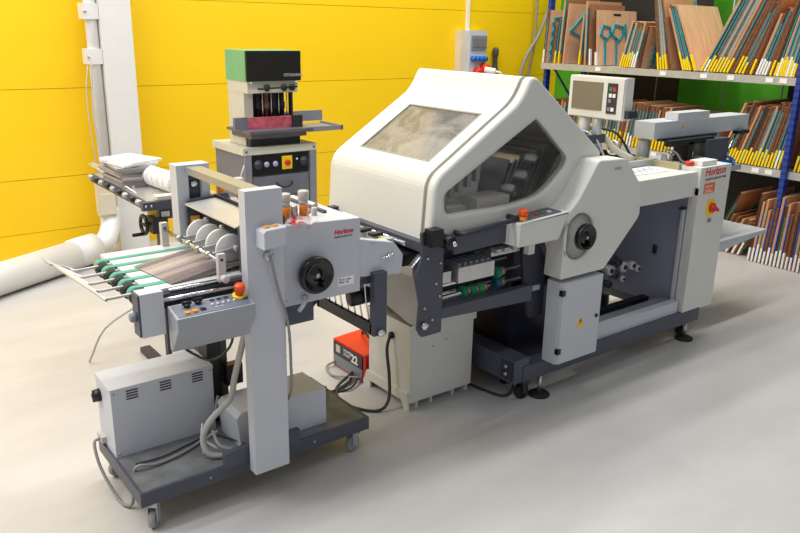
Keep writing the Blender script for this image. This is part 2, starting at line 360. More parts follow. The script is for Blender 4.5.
for (y0, y1, z0, z1) in ((2.25, 5.45, 0.03, 0.69), (2.25, 3.30, 0.76, 1.39), (4.35, 5.45, 0.76, 1.39), (4.1, 5.45, 1.46, 2.4)):  # dark sheets added to stand in for shelf shade on the green wall
    MB().box(6.655, 6.66, y0, y1, z0, z1).build('shade_sheet', mat('dark_shade_sheet', (26, 26, 28), 0.7), sh)
def die_proto(h, d, pm, strip_m, tag_m, face=None, var=0):
    """a cutting die standing on its short edge: origin at lower front corner, face towards -Y"""
    t = 0.018
    o = bpy.data.objects.new('cutting_die', None); COL.objects.link(o); WLOC[o.name] = Vector()
    MB().box(0.0, d, 0, t, 0, h).build('board', pm, o)
    MB().box(-0.0015, 0, 0.0005, t - 0.0005, 0.001, h - 0.001).build('burnt_edge', (burnt, ply[1], mat('charred_edge', (58, 38, 28), 0.8, var=0.3), burnt)[var], o)
    if strip_m:
        a = 0.03 + 0.2 * random.random() * h
        MB().box(-0.003, 0.012, -0.008, -0.0002, a, h * random.uniform(0.8, 0.99)).build('rubber_strip', strip_m, o)
    if tag_m:
        MB().box(-0.005, 0.02, -0.001, t - 0.004, 0.002, random.uniform(0.10, 0.15)).build('edge_tag', tag_m, o)
    if face:
        mb = MB()
        for line in face[0]:
            pts = [(x * d, -0.008, z * h) for x, z in line]
            for p, q in zip(pts, pts[1:]):
                p, q = Vector(p), Vector(q); L = (q - p).length
                if L < 1e-4: continue
                ang = math.atan2(q.z - p.z, q.x - p.x)
                mb.box(-0.004, L + 0.004, -0.007, 0.0075, -0.009, 0.009, M=Matrix.Translation(p) @ Matrix.Rotation(-ang, 4, 'Y'))
        mb.build('rubber_outline', face[1], o)
        if face[2]:
            MB().box(0.42 * d, 0.6 * d, -0.0015, 0.0, h * 0.90, h * 0.945).build('hand_hole', mat('hole_shadow', (45, 28, 20), 0.9), o)
    return o
def zig(x0, z0, x1, z1, n, a):
    P = []
    for i in range(n + 1):
        t = i / n; P.append((x0 + (x1 - x0) * t + (a if i % 2 else -a) * (z1 != z0), z0 + (z1 - z0) * t))
    return P
def ring(cx, cz, r, n=9, k=0.12):
    return [(cx + r * (1 + (k if i % 2 else -k)) * math.cos(2 * PI * i / n), cz + r * (1 + (k if i % 2 else -k)) * math.sin(2 * PI * i / n)) for i in range(n + 1)]
FACES = [
    ([zig(0.12, 0.05, 0.12, 0.85, 9, 0.03), [(0.12, 0.85), (0.6, 0.9)], zig(0.5, 0.05, 0.5, 0.6, 7, 0.04), zig(0.8, 0.1, 0.8, 0.85, 9, 0.03)], teal, False),
    ([[(0.08, 0.55), (0.45, 0.85), (0.85, 0.88), (0.9, 0.8)], [(0.08, 0.55), (0.5, 0.42), (0.95, 0.4)], zig(0.78, 0.05, 0.78, 0.85, 11, 0.03)], teal, False),
    ([[(0.2, 0.02), (0.2, 0.5)], ring(0.22, 0.6, 0.12), [(0.48, 0.02), (0.48, 0.5)], ring(0.52, 0.6, 0.14), [(0.7, 0.75), (0.76, 0.2), (0.9, 0.2)], ring(0.78, 0.1, 0.08)], teal, True),
    ([[(0.9, 0.5), (0.92, 0.9)], zig(0.35, 0.05, 0.35, 0.5, 6, 0.05), [(0.35, 0.5), (0.7, 0.6)]], teal, False),
    ([[(0.1, 0.35), (0.9, 0.42)], [(0.1, 0.6), (0.1, 0.85), (0.55, 0.92), (0.62, 0.1)], [(0.9, 0.42), (0.95, 0.9)]], dgreen, False),
    ([[(0.1, 0.1), (0.9, 0.93)], [(0.3, 0.55), (0.9, 0.5)], [(0.15, 0.05), (0.5, 0.05), (0.55, 0.5)]], dgreen, False),
]
PROTO = {}
def place_die(y, z, h, lean, d=0.5, wood_i=1, st=teal, tg=yellow, face=None, label='', group='', dx=0.0, yaw=0.0):
    var = random.randrange(4)
    key = (var, round(h, 1), wood_i, st.name if st else '', tg.name if tg else '', face, round(d, 1))
    if key not in PROTO:
        PROTO[key] = (die_proto(h, d, ply[wood_i], st, tg, FACES[face] if face is not None else None, var), h, d); o = PROTO[key][0]
    else:
        src = PROTO[key][0]; o = src.copy(); COL.objects.link(o)
        for ch in list(src.children):
            c = ch.copy(); COL.objects.link(c); c.parent = o
    _, h0, d0 = PROTO[key]
    a = math.radians(lean); o.location = (5.965 + dx, y, z + (0.024 * math.sin(-a) if a < 0 else 0.014 * math.sin(a)) + 0.001)
    o.rotation_euler = (a, 0, math.radians(yaw)); o.scale = (d / d0, 1, h / h0)
    tag(o, label, 'cutting die', group); return o
ORD = ['first', 'second', 'third', 'fourth', 'fifth', 'sixth', 'seventh', 'eighth', 'ninth', 'tenth', 'eleventh', 'twelfth', 'thirteenth', 'fourteenth', 'fifteenth', 'sixteenth', 'seventeenth', 'eighteenth', 'nineteenth', 'twentieth']
def ordn(i):
    if i < 20: return ORD[i]
    tens = {2: 'twenty', 3: 'thirty', 4: 'forty', 5: 'fifty', 6: 'sixty', 7: 'seventy', 8: 'eighty', 9: 'ninety'}[(i + 1) // 10]; r = (i + 1) % 10
    return tens + '-' + ORD[r - 1] if r else tens[:-1] + 'ieth'
tone = ['pale', 'tan', 'brown']
def row(specs, z, where, group, shift=0.0):
    """specs: (y at foot, lean, height, wood, strip, tag, face, depth)"""
    specs = sorted(specs, key=lambda s: -s[0])
    for i, (y, lean, h, wi, st, tg, fc, d) in enumerate(specs):
        side = 'leaning right' if lean > 6 else ('leaning left' if lean < -6 else 'standing upright')
        rub = {'teal_rubber': 'teal', 'green_rubber': 'green', 'blue_edge': 'blue', '': 'no'}[st.name if st else '']
        if fc is not None and not st: rub = 'outlined'
        lab = f'{tone[wi]} plywood die with {rub} rubber, {ordn(i)} from the far end of {where}'
        place_die(y, z, h, lean, d, wi, st, tg, fc, lab, group, shift if y < 3.1 else 0.0)
TEALP = [0.85]
def fan(y0, y1, n, lean0, lean1, h0, h1, woods=(1, 2, 1, 0), st=teal, tg=yellow, d=0.5, fc=None):
    out = []
    for i in range(n):
        t = i / max(1, n - 1)
        out.append((y0 + (y1 - y0) * t, lean0 + (lean1 - lean0) * t, (h0 + (h1 - h0) * t) * random.uniform(0.93, 1.04), woods[i % len(woods)],
                    st if random.random() < TEALP[0] else None, tg if random.random() < 0.88 else whitepaper, fc, d))
    return out
r1 = [(5.462, 3, 0.50, 2, teal, whitepaper, None, 0.5), (5.435, 3, 0.50, 0, None, None, 0, 0.5), (5.31, 4, 0.42, 1, teal, yellow, None, 0.5), (5.26, 3, 0.62, 2, teal, yellow, None, 0.5),
      (5.20, 3, 0.56, 0, None, None, 1, 0.52), (5.0, 2, 0.45, 2, teal, yellow, None, 0.5), (4.93, -3, 0.58, 1, teal, None, None, 0.5), (4.87, -5, 0.55, 2, None, whitepaper, None, 0.5),
      (4.80, -6, 0.50, 0, None, whitepaper, 2, 0.60)]
r1 += fan(4.52, 4.37, 7, 13, 11, 0.42, 0.40) + [(4.30, 8, 0.36, 0, None, None, 3, 0.4)]
r1 += fan(4.115, 4.03, 4, -10, -14, 0.66, 0.62, (2, 1)) + [(3.985, -16, 0.66, 1, None, None, 3, 0.5)] + fan(3.865, 3.8, 4, -22, -24, 0.58, 0.56, (2, 1)) + [(3.755, -25, 0.58, 0, None, yellow, None, 0.6)]
r1 += fan(3.7, 3.47, 9, 25, 22, 0.72, 0.72) + [(3.43, 22, 0.75, 0, None, None, None, 0.5)] + fan(3.395, 3.335, 3, 21, 20, 0.6, 0.6) + [(3.30, 17, 0.62, 1, None, None, None, 0.55), (3.27, 16, 0.72, 1, None, yellow, None, 0.5)]
r1 += fan(3.22, 3.15, 4, 16, 15, 0.5, 0.5, tg=whitepaper) + [(3.11, 13, 0.7, 0, None, yellow, None, 0.5)] + fan(3.075, 2.93, 9, 12, 9, 0.75, 0.75) + [(2.875, 7, 0.8, 1, None, None, None, 0.5)] + fan(2.8, 2.5, 12, 8, 6, 0.7, 0.7)
row(r1, 1.452, 'the upper shelf', 'cutting dies on the upper shelf')
TEALP[0] = 0.6
r2 = fan(5.4, 4.45, 29, 6, 4, 0.34, 0.38, (1, 2, 2, 1)) + fan(4.4, 3.75, 20, 8, 8, 0.40, 0.36, (1, 2, 0, 1)) + fan(3.7, 3.5, 7, 5, 6, 0.34, 0.32) + fan(3.44, 2.93, 20, 20, 9, 0.5, 0.5, (2, 1, 2, 1)) + fan(2.8, 2.45, 13, 8, 4, 0.54, 0.5)
row(r2, 0.752, 'the middle shelf', 'cutting dies on the middle shelf')
gt = whitepaper
r3 = [(3.66, 8, 0.46, 0, None, None, 4, 0.5), (3.42, 24, 0.56, 1, dgreen, None, 5, 0.5)] + fan(3.36, 3.20, 4, 22, 20, 0.36, 0.34, st=dgreen, tg=gt) + [(3.15, 20, 0.30, 1, dgreen, gt, 5, 0.5)]
for i, y in enumerate([3.02 - 0.031 * k for k in range(19)]):
    r3.append((y, 4 - 0.2 * i, (0.56, 0.50, 0.52, 0.44, 0.54, 0.47)[i % 6], (1, 2, 0, 1)[i % 4], (None, blueedge, dgreen, blueedge, None)[i % 5], gt, None, 0.5))
row(r3, 0.0, 'the floor row', 'cutting dies on the floor below the rack', -0.07)


# ================================================================== folding machine
fm = thing('folding_machine', 'large cream industrial paper folding machine with windowed hood and dark steel frame', 'folding machine', (3.0, 2.7, 0))
# base frame
fr = MB().prism([(2.56, 2.33), (4.06, 2.33), (4.06, 3.08), (2.56, 3.08)], 'z', 0.112, 0.192, 0.0, holes=[[(2.61, 2.41), (3.98, 2.41), (3.98, 3.0), (2.61, 3.0)]])
fr.build('base_frame', slate, fm)
box1('cross_beam', 2.50, 2.60, 2.335, 3.05, 0.113, 0.235, slate, fm, 0.005)
b = box1('end_plate', 2.494, 2.502, 2.345, 2.42, 0.13, 0.22, slate_d, fm, 0.002)
for z in (0.155, 0.195): MB().cyl((2.495, 2.385, z), (2.486, 2.385, z), 0.010, 8).build('bolt', steel, b)
box1('kick_rail', 3.08, 3.86, 2.352, 2.40, 0.19, 0.262, panelgrey, fm, 0.004)
box1('sill', 3.08, 3.88, 2.40, 2.47, 0.19, 0.256, midgrey, fm, 0.004)
for (x, y) in ((2.70, 2.345), (3.97, 2.352), (2.70, 3.03), (3.97, 3.03)):
    f = MB().cyl((x, y, 0.012), (x, y, 0.115), 0.011, 10).build('levelling_foot', steel, fm)
    MB().lathe([(0.0, 0), (0.052, 0.0), (0.055, 0.008), (0.04, 0.018), (0.016, 0.022), (0.0, 0.022)], (x, y, 0), (0, 0, 1), 24).build('foot_pad', rubber, f)
for (x, y) in ((2.60, 2.375), (4.03, 2.42), (2.60, 3.0), (4.03, 3.0)):
    c = MB().box(x - 0.02, x + 0.03, y - 0.025, y + 0.025, 0.085, 0.113, 0.003).box(x - 0.012, x + 0.02, y - 0.024, y - 0.018, 0.03, 0.09).box(x - 0.012, x + 0.02, y + 0.018, y + 0.024, 0.03, 0.09).build('caster', slate_d, fm)
    MB().lathe([(0.0, -0.014), (0.012, -0.014), (0.016, -0.008), (0.036, -0.016), (0.039, -0.01), (0.039, 0.01), (0.036, 0.016), (0.016, 0.008), (0.012, 0.014), (0, 0.014)], (x, y, 0.039), (0, 1, 0), 24).build('wheel', rubber, c)
# lower left frame
pl = rpoly([(1.915, 0.955), (1.985, 0.965), (2.04, 0.94), (2.04, 0.49), (1.93, 0.49), (1.905, 0.53), (1.915, 0.64), (1.888, 0.765), (1.922, 0.845)], 0.008)
p = MB().prism(pl, 'y', 2.352, 2.366, 0.002).build('side_plate', slate, fm)
for (x, z) in ((1.95, 0.84), (1.99, 0.9), (2.02, 0.81), (1.94, 0.62), (2.022, 0.66), (1.96, 0.54), (1.985, 0.56), (2.0, 0.72)):
    MB().cyl((x, 2.352, z), (x, 2.345, z), 0.0065, 8).build('screw', steel, p)
MB().cyl((1.935, 2.35, 0.545), (1.935, 2.33, 0.545), 0.017, 18, 0.003).build('collar', chrome, p)
MB().box(1.93, 1.99, 2.30, 2.352, 0.90, 0.972, 0.01).build('pivot_block', black, fm)
MB().cyl((2.03, 2.36, 0.905), (2.03, 2.29, 0.905), 0.03, 20, 0.004).build('pivot_knob', black, fm)
MB().cyl((2.035, 2.29, 0.905), (2.035, 2.275, 0.905), 0.012, 12, 0.002).build('pivot_bolt', chrome, fm)
MB().prism([(2.035, 0.600), (2.60, 0.600), (2.60, 0.522), (2.035, 0.552)], 'y', 2.35, 2.39, 0.003).build('lower_beam', slate, fm)
MB().prism([(2.06, 0.923), (2.42, 0.948), (2.42, 0.852), (2.075, 0.842)], 'y', 2.325, 2.345, 0.003).build('hinged_strip', slate, fm)
MB().prism([(2.055, 0.9), (2.52, 0.92), (2.52, 0.78), (2.055, 0.76)], 'y', 2.47, 2.48, 0.0).build('inner_cover', slate_d, fm)
hb = MB().tube([(2.09, 2.345, 0.936), (2.09, 2.30, 0.938), (2.12, 2.285, 0.94), (2.38, 2.285, 0.962), (2.40, 2.30, 0.964), (2.40, 2.345, 0.965)], 0.011, 8, 2).build('handle_bar', slate_d, fm)
MB().prism([(2.54, 0.82), (2.64, 0.82), (2.72, 0.70), (2.72, 0.42), (2.62, 0.42), (2.575, 0.6)], 'y', 2.38, 2.40, 0.002).build('end_plate', slate_d, fm)
MB().box(2.535, 2.575, 2.33, 2.36, 0.765, 0.81, 0.005).build('end_cap', cream, fm)
MB().box(2.625, 2.675, 2.37, 2.38, 0.56, 0.585, 0.002).build('rating_plate', galv, fm)
# rollers with green rings
for (z, y, xl, xr) in ((0.616, 2.42, 2.04, 2.58), (0.675, 2.42, 2.04, 2.58), (0.70, 2.50, 2.04, 2.56), (0.60, 2.50, 2.04, 2.56)):
    r = MB().cyl((xl, y, z), (xr, y, z + 0.008), 0.0095, 14).build('shaft', chrome, fm)
for (x, z, m2) in ((2.218, 0.621, dgreen), (2.269, 0.62, dgreen), (2.319, 0.62, greenbtn), (2.431, 0.624, mat('blue_green_ring', (20, 90, 110), 0.5)), (2.427, 0.678, dgreen)):
    MB().lathe([(0.011, -0.016), (0.026, -0.016), (0.028, -0.012), (0.028, 0.012), (0.026, 0.016), (0.011, 0.016)], (x, 2.42, z), (1, 0, 0.04), 20).build('roller_ring', m2, fm)
    MB().lathe([(0.011, -0.01), (0.021, -0.01), (0.021, 0.01), (0.011, 0.01)], (x + 0.027, 2.42, z), (1, 0, 0.04), 16).build('collar', mat('pink_bronze', (190, 150, 140), 0.35, 0.6), fm)
g = MB().box(2.13, 2.345, 2.355, 2.46, 0.695, 0.765, 0.004).build('guide_box', sheetsteel, fm)
for k in range(6): MB().box(2.14 + k * 0.034, 2.158 + k * 0.034, 2.37, 2.46, 0.765, 0.779, 0.003).build('guide_clip', midgrey, g)
MB().box(2.345, 2.53, 2.38, 2.45, 0.775, 0.795, 0.003, M=Matrix.Rotation(0.0, 4, 'Y')).build('guide_rail', sheetsteel, fm)
for x in (2.36, 2.41, 2.47): MB().box(x, x + 0.03, 2.36, 2.40, 0.79, 0.81, 0.004).build('rail_clip', galv, fm)
MB().box(2.055, 2.11, 2.38, 2.42, 0.70, 0.75, 0.01).build('bracket', steel, fm)
# infeed ramp (left facing)
MB().prism([(2.38, 0.79), (2.38, 0.50), (2.50, 0.50), (3.02, 0.62), (3.02, 0.84), (2.46, 0.84)], 'x', 1.97, 1.983, 0.002).build('infeed_plate', mat('ramp_grey', (168, 169, 176), 0.35, 0.25), fm)
MB().prism([(1.90, 0.80), (1.965, 0.855), (2.03, 0.855), (2.03, 0.77), (1.905, 0.755)], 'y', 2.39, 2.54, 0.004).build('infeed_guide', sheetsteel, fm)
MB().cyl((1.935, 2.39, 0.76), (1.935, 2.37, 0.76), 0.014, 14, 0.002).build('guide_knob', galv, fm)
MB().box(1.90, 1.91, 2.52, 2.56, 0.76, 0.84, 0.002).build('copper_stop', mat('copper', (190, 110, 80), 0.4, 0.5), fm)
# body core
MB().box(2.0, 2.62, 2.50, 3.08, 0.52, 0.91, 0.0).build('gearbox_body', slate_d, fm)
MB().box(2.62, 3.16, 2.60, 3.08, 0.52, 0.99, 0.004).build('drive_body', slate_d, fm)
MB().box(3.0, 3.15, 2.60, 3.0, 0.195, 0.52, 0.004).build('drive_foot', slate_d, fm)
MB().box(1.93, 2.0, 2.37, 3.12, 0.865, 0.905, 0.003).build('hood_sill', slate, fm)
MB().box(1.93, 2.6, 3.06, 3.10, 0.49, 0.925, 0.003).build('far_side_plate', slate, fm)
# infeed bridge with marble holders below the hood edge
br = MB().box(1.80, 1.84, 2.44, 3.05, 0.895, 0.925, 0.004).build('ball_bridge', galv, fm)
MB().box(1.78, 1.96, 2.42, 3.08, 0.80, 0.85, 0.004).build('infeed_table', black, fm)
for k in range(7):
    y = 2.50 + k * 0.085
    MB().box(1.775, 1.83, y, y + 0.035, 0.925, 0.938, 0.004).build('ball_holder', black, br)
MB().tube([(1.88, 2.42, 0.90), (1.88, 3.06, 0.90)], 0.01, smooth=0).build('rod', chrome, fm)
MB().tube([(1.73, 2.44, 0.905), (1.73, 3.06, 0.905)], 0.007, smooth=0).build('rod', steel, fm)
MB().box(1.765, 1.80, 2.435, 2.47, 0.915, 0.925, 0.002).build('yellow_clip', yellow, br)

# ---- hood
prof = [(1.968, 0.905), (1.985, 1.165), (2.456, 1.462), (2.513, 1.562), (2.552, 1.560), (3.042, 1.195), (2.99, 1.10), (2.86, 0.945)]
prad = [0.0, 0.06, 0.10, 0.04, 0.05, 0.03, 0.05, 0.0]
outer = rpoly(prof, prad, 6)
def offset(poly, d):
    n = len(poly); out = []
    area = sum(poly[i - 1][0] * poly[i][1] - poly[i][0] * poly[i - 1][1] for i in range(n)); sg = 1 if area > 0 else -1
    for i in range(n):
        a, b_, c = Vector(poly[i - 1]), Vector(poly[i]), Vector(poly[(i + 1) % n])
        n1 = Vector((-(b_ - a).y, (b_ - a).x)).normalized() * sg; n2 = Vector((-(c - b_).y, (c - b_).x)).normalized() * sg
        m = (n1 + n2); m = m / max(0.3, m.length_squared) * 2; out.append(tuple(b_ + m * d))
    return out
win = rpoly([(2.048, 1.008), (2.036, 1.10), (2.562, 1.383), (2.585, 1.375), (2.803, 1.19), (2.78, 1.145), (2.638, 1.03), (2.43, 1.003)], [0.03, 0.03, 0.02, 0.02, 0.03, 0.03, 0.08, 0.2], 5)
sp = MB().prism(outer, 'y', 2.360, 2.415, 0.018, holes=[win], seg=4).build('hood_side', cream, fm)
wf = MB().prism(offset(win, -0.006), 'y', 2.368, 2.384, 0.001, holes=[offset(win, 0.003)]).build('window_rim', mat('clear_rim', (214, 214, 210), 0.3), sp)
MB().prism(offset(win, 0.001), 'y', 2.375, 2.379).build('side_window', glass_side, sp)
MB().prism(offset(outer, 0.010), 'y', 2.410, 2.43, holes=[offset(outer, 0.05)]).build('hood_groove', cream_dark, sp)
# skin of the hood: front face, slope, crown
def skin(name, pts, y0, y1, th, m):
    n = len(pts); inner = []
    for i in range(n):
        a, b_, c = Vector(pts[max(0, i - 1)]), Vector(pts[i]), Vector(pts[min(n - 1, i + 1)]); t = (c - a).normalized(); inner.append(tuple(b_ + Vector((t.y, -t.x)) * th))
    return MB().prism(list(pts) + inner[::-1], 'y', y0, y1, 0.0).build(name, m, fm)
HY0, HY1 = 2.428, 3.13
# slope line from B to C
Bp, Cp = Vector((1.985, 1.165)), Vector((2.456, 1.462)); sd = (Cp - Bp).normalized(); sn = Vector((sd.y, -sd.x))
low = [q for q in outer if (Vector(q) - Bp).dot(sd) < 0.055 and q[0] < 2.1 and q[1] < 1.3]
low.append(tuple(Bp + sd * 0.085)); low = sorted(set(low), key=lambda q: (Vector(q) - Vector((1.968, 0.905))).dot(Vector((0.6, 0.8))))
hi_ = [tuple(Bp + sd * 0.465)] + [q for q in outer if q[0] > 2.40 and q[1] > 0.93 and (Vector(q) - Bp).dot(sd) > 0.46]
_a = sorted([q for q in set(hi_) if q[1] > 1.21], key=lambda q: q[0]); _b = sorted([q for q in set(hi_) if q[1] <= 1.21], key=lambda q: -q[1]); hi_ = _a + _b
skin('hood_nose', low, HY0, HY1, 0.012, cream)
skin('hood_crown', hi_, HY0, HY1, 0.012, cream)
# sloped panel with rectangular window opening
def slope_pt(s, h): return Bp + sd * s + sn * h
sl = MB(); w0, w1, wy0, wy1 = 0.095, 0.438, 2.503, 3.01
def slab(s0, s1, y0, y1, h0, h1, mb):
    a, b_, c, d = slope_pt(s0, h0), slope_pt(s1, h0), slope_pt(s1, h1), slope_pt(s0, h1)
    mb.prism([tuple(a), tuple(b_), tuple(c), tuple(d)], 'y', y0, y1)
for (s0, s1, y0, y1) in ((0.085, w0, HY0, HY1), (w1, 0.465, HY0, HY1), (w0, w1, HY0, wy0), (w0, w1, wy1, HY1)): slab(s0, s1, y0, y1, 0, 0.012, sl)
so = sl.build('hood_slope', cream, fm)
mb = MB(); slab(w0 - 0.002, w1 + 0.002, wy0 - 0.002, wy1 + 0.002, 0.004, 0.008, mb); mb.build('top_window', glass_top, so)
mb = MB()
for (s0, s1, y0, y1) in ((w0 - 0.005, w0 + 0.004, wy0 - 0.005, wy1 + 0.005), (w1 - 0.004, w1 + 0.005, wy0 - 0.005, wy1 + 0.005), (w0, w1, wy0 - 0.005, wy0 + 0.004), (w0, w1, wy1 - 0.004, wy1 + 0.005)): slab(s0, s1, y0, y1, -0.0012, 0.009, mb)
mb.build('window_rim', cream_dark, so)
MB().prism(outer, 'y', 3.13, 3.15, 0.006).build('hood_back', cream, fm)
# what the windows show: fold plates and rollers
for k in range(12):
    x = 2.46 + k * 0.034
    a = Matrix.Translation((x, 0, 0.93 + 0.006 * k)) @ Matrix.Rotation(0.42, 4, 'Y')
    MB().box(-0.0025, 0.0025, 2.52, 3.06, 0.0, 0.27, 0.0, M=a).build('fold_plate', sheetsteel if k % 3 else midgrey, fm)
MB().prism([(2.12, 0.92), (2.12, 1.09), (2.36, 1.26), (2.44, 1.22), (2.40, 0.92)], 'y', 2.56, 3.06, 0.01).build('plate_stack', mat('pale_interior', (224, 222, 216), 0.4), fm)
for k in range(5): MB().box(2.14 + k * 0.05, 2.165 + k * 0.05, 2.50, 2.56, 1.02 + 0.02 * k, 1.12 + 0.03 * k, 0.003).build('plate_clamp', galv, fm)
MB().box(2.10, 2.24, 2.45, 3.05, 0.905, 1.01, 0.01).build('plate_housing', white, fm)
MB().prism([(2.06, 0.91), (2.06, 1.10), (2.12, 1.14), (2.12, 0.91)], 'y', 2.44, 2.50, 0.005).build('bearing_block', galv, fm)
MB().box(2.30, 2.50, 2.44, 2.56, 0.905, 1.035, 0.008).build('motor_cover', white, fm)
for x, z in ((2.56, 1.04), (2.64, 1.10), (2.70, 1.18)): MB().cyl((x, 2.47, z), (x, 3.05, z), 0.028, 20).build('fold_roller', steel, fm)
cb = MB().tube([(2.25, 2.62, 1.20), (2.30, 2.60, 1.26), (2.27, 2.55, 1.2), (2.2, 2.55, 1.14)], 0.006).build('inner_cable', cableblack, fm)
MB().box(2.45, 2.56, 2.45, 3.05, 1.36, 1.40, 0.003).build('inner_rail', slate_d, fm)

# ---- operator box
cz = rpoly([(2.375, 0.842), (2.378, 0.952), (2.70, 0.968), (2.64, 0.842)], 0.008)
ob = MB().prism(cz, 'y', 2.245, 2.358, 0.008, seg=3).build('operator_box', cream, fm)
MB().prism([(2.39, 0.953), (2.39, 0.9565), (2.66, 0.971), (2.66, 0.966)], 'y', 2.262, 2.35).build('keypad', mat('keypad_grey', (92, 96, 108), 0.5), ob)
for x, m2 in ((2.52, redtext), (2.56, greenbtn), (2.60, white)): MB().box(x, x + 0.018, 2.28, 2.30, 0.961, 0.969 + (x - 2.5) * 0.03, 0.001).build('key', m2, ob)
e = MB().lathe([(0.018, 0), (0.018, 0.02)], (2.425, 2.275, 0.953), (0, 0, 1), 16).build('stop_collar', orangebtn, ob)
MB().lathe([(0.014, 0), (0.014, 0.006), (0.022, 0.010), (0.024, 0.030), (0.020, 0.036), (0, 0.037)], (2.425, 2.275, 0.968), (0, 0, 1), 20).build('emergency_stop', orange, ob)

# ---- drive housing with recessed handwheel
hx = [(2.885, 1.185), (3.092, 1.178), (3.232, 1.03), (3.246, 0.875), (2.999, 0.636), (2.683, 0.636), (2.688, 0.745), (2.688, 0.95), (2.76, 1.01)]
hx = rpoly(hx, [0.02, 0.03, 0.03, 0.03, 0.01, 0.01, 0, 0.03, 0.02], 4)
rc = (2.79, 0.833); rec = [(rc[0] + 0.103 * math.cos(2 * PI * k / 40), rc[1] + 0.112 * math.sin(2 * PI * k / 40)) for k in range(40)]
dh = MB().prism(hx, 'y', 2.25, 2.365, 0.010, holes=[rec], seg=3).build('drive_housing', cream, fm)
MB().lathe([(0.116, 0.003), (0.10, 0.004), (0.088, 0.022), (0.07, 0.032), (0.0, 0.034)], (rc[0], 2.258, rc[1]), (0, 1, 0), 40).build('wheel_recess', cream, dh)
def handwheel(c, r, parent, face_r=None):
    c = Vector(c)
    h = MB().lathe([(0, -0.02), (r * 0.2, -0.02), (r * 0.25, -0.008), (r * 0.62, -0.005), (r * 0.78, -0.022), (r * 0.92, -0.026), (r, -0.016), (r, 0.004), (r * 0.85, 0.010), (0, 0.010)], c, (0, 1, 0), 40).build('handwheel', blackgloss, parent)
    MB().cyl(c + Vector((0, -0.018, 0)), c + Vector((0, -0.024, 0)), r * 0.12, 14).build('hub_screw', steel, h)
    MB().cyl(c + Vector((r * 0.35, -0.006, -r * 0.45)), c + Vector((r * 0.35, -0.03, -r * 0.45)), r * 0.13, 14, 0.003).build('crank_knob', black, h)
    return h
handwheel((2.81, 2.24, 0.832), 0.064, dh)
MB().cyl((2.806, 2.25, 0.832), (2.806, 2.29, 0.832), 0.018, 14).build('wheel_axle', steel, dh)
MB().box(3.00, 3.055, 2.249, 2.252, 1.128, 1.142).build('name_strip', galv, dh)
# inner panel of the recess beneath the housing
# ---- electric cabinet door
dc = MB().box(2.70, 2.995, 2.262, 2.345, 0.195, 0.615, 0.004).build('control_cabinet', panelgrey, fm)
dr = MB().box(2.71, 2.998, 2.25, 2.262, 0.197, 0.613, 0.004).build('cabinet_door', panelgrey, fm)
for z in (0.55, 0.25): MB().box(2.70, 2.722, 2.246, 2.268, z, z + 0.028, 0.003).build('hinge', black, dr)
MB().cyl((2.97, 2.25, 0.40), (2.97, 2.242, 0.40), 0.010, 14, 0.002).build('lock', black, dr)
MB().prism(rpoly([(2.822, 0.365), (2.882, 0.368), (2.852, 0.42)], 0.006), 'y', 2.2485, 2.2505).build('warning_triangle', mat('warning_yellow', (250, 190, 20), 0.5), dr)
MB().prism([(2.851, 0.408), (2.843, 0.392), (2.850, 0.392), (2.846, 0.378), (2.860, 0.397), (2.853, 0.397), (2.857, 0.408)], 'y', 2.2478, 2.2486).build('lightning_mark', blacktext, dr)

# ---- feeder section
fb = MB().box(3.22, 3.895, 2.352, 2.40, 0.885, 1.022, 0.010).build('feeder_front_panel', cream, fm)
dk = MB().box(3.26, 3.87, 2.39, 3.05, 0.99, 1.018, 0.006).build('feeder_deck', cream, fm)
st_ = MB().box(3.88, 4.185, 2.33, 2.455, 0.89, 1.045, 0.012, seg=3).box(3.88, 4.185, 2.331, 2.385, 0.185, 0.93, 0.012, seg=3).build('switch_column', cream, fm)
T = front(3.925, 2.3292, 0.995, -0.02)
text('Horizon', 0.062, T, redtext, fm, 'logo', bold=0.0012, shear=0.15)
text('CROSS FOLDER AFC-546A', 0.0185, front(3.93, 2.3292, 0.968, -0.02), blacktext, fm, 'model_lettering')
lb = MB().box(3.93, 4.035, 2.327, 2.33, 0.895, 0.952, 0.001).build('orange_label', mat('orange_label', (236, 104, 50), 0.5), fm)
text('SERVICE', 0.02, front(3.936, 2.3266, 0.926, -0.02), white, lb, 'label_lettering')
for k in range(2): MB().box(3.938, 4.02 - k * 0.02, 2.3262, 2.327, 0.902 + k * 0.01, 0.906 + k * 0.01).build('label_line', white, lb)
sw = MB().box(3.985, 4.055, 2.322, 2.33, 0.765, 0.85, 0.004).build('main_switch', yellow, fm)
MB().lathe([(0.028, 0), (0.028, 0.014), (0.022, 0.018), (0, 0.018)], (4.022, 2.322, 0.807), (0, -1, 0), 20).build('switch_knob', red, sw)
MB().box(-0.03, 0.03, 2.288, 2.306, -0.008, 0.008, 0.003, M=Matrix.Translation((4.022, 0, 0.807)) @ Matrix.Rotation(0.5, 4, 'Y')).build('switch_grip', red, sw)
text('54', 0.036, front(4.01, 2.3292, 0.718), blacktext, fm, 'column_mark')
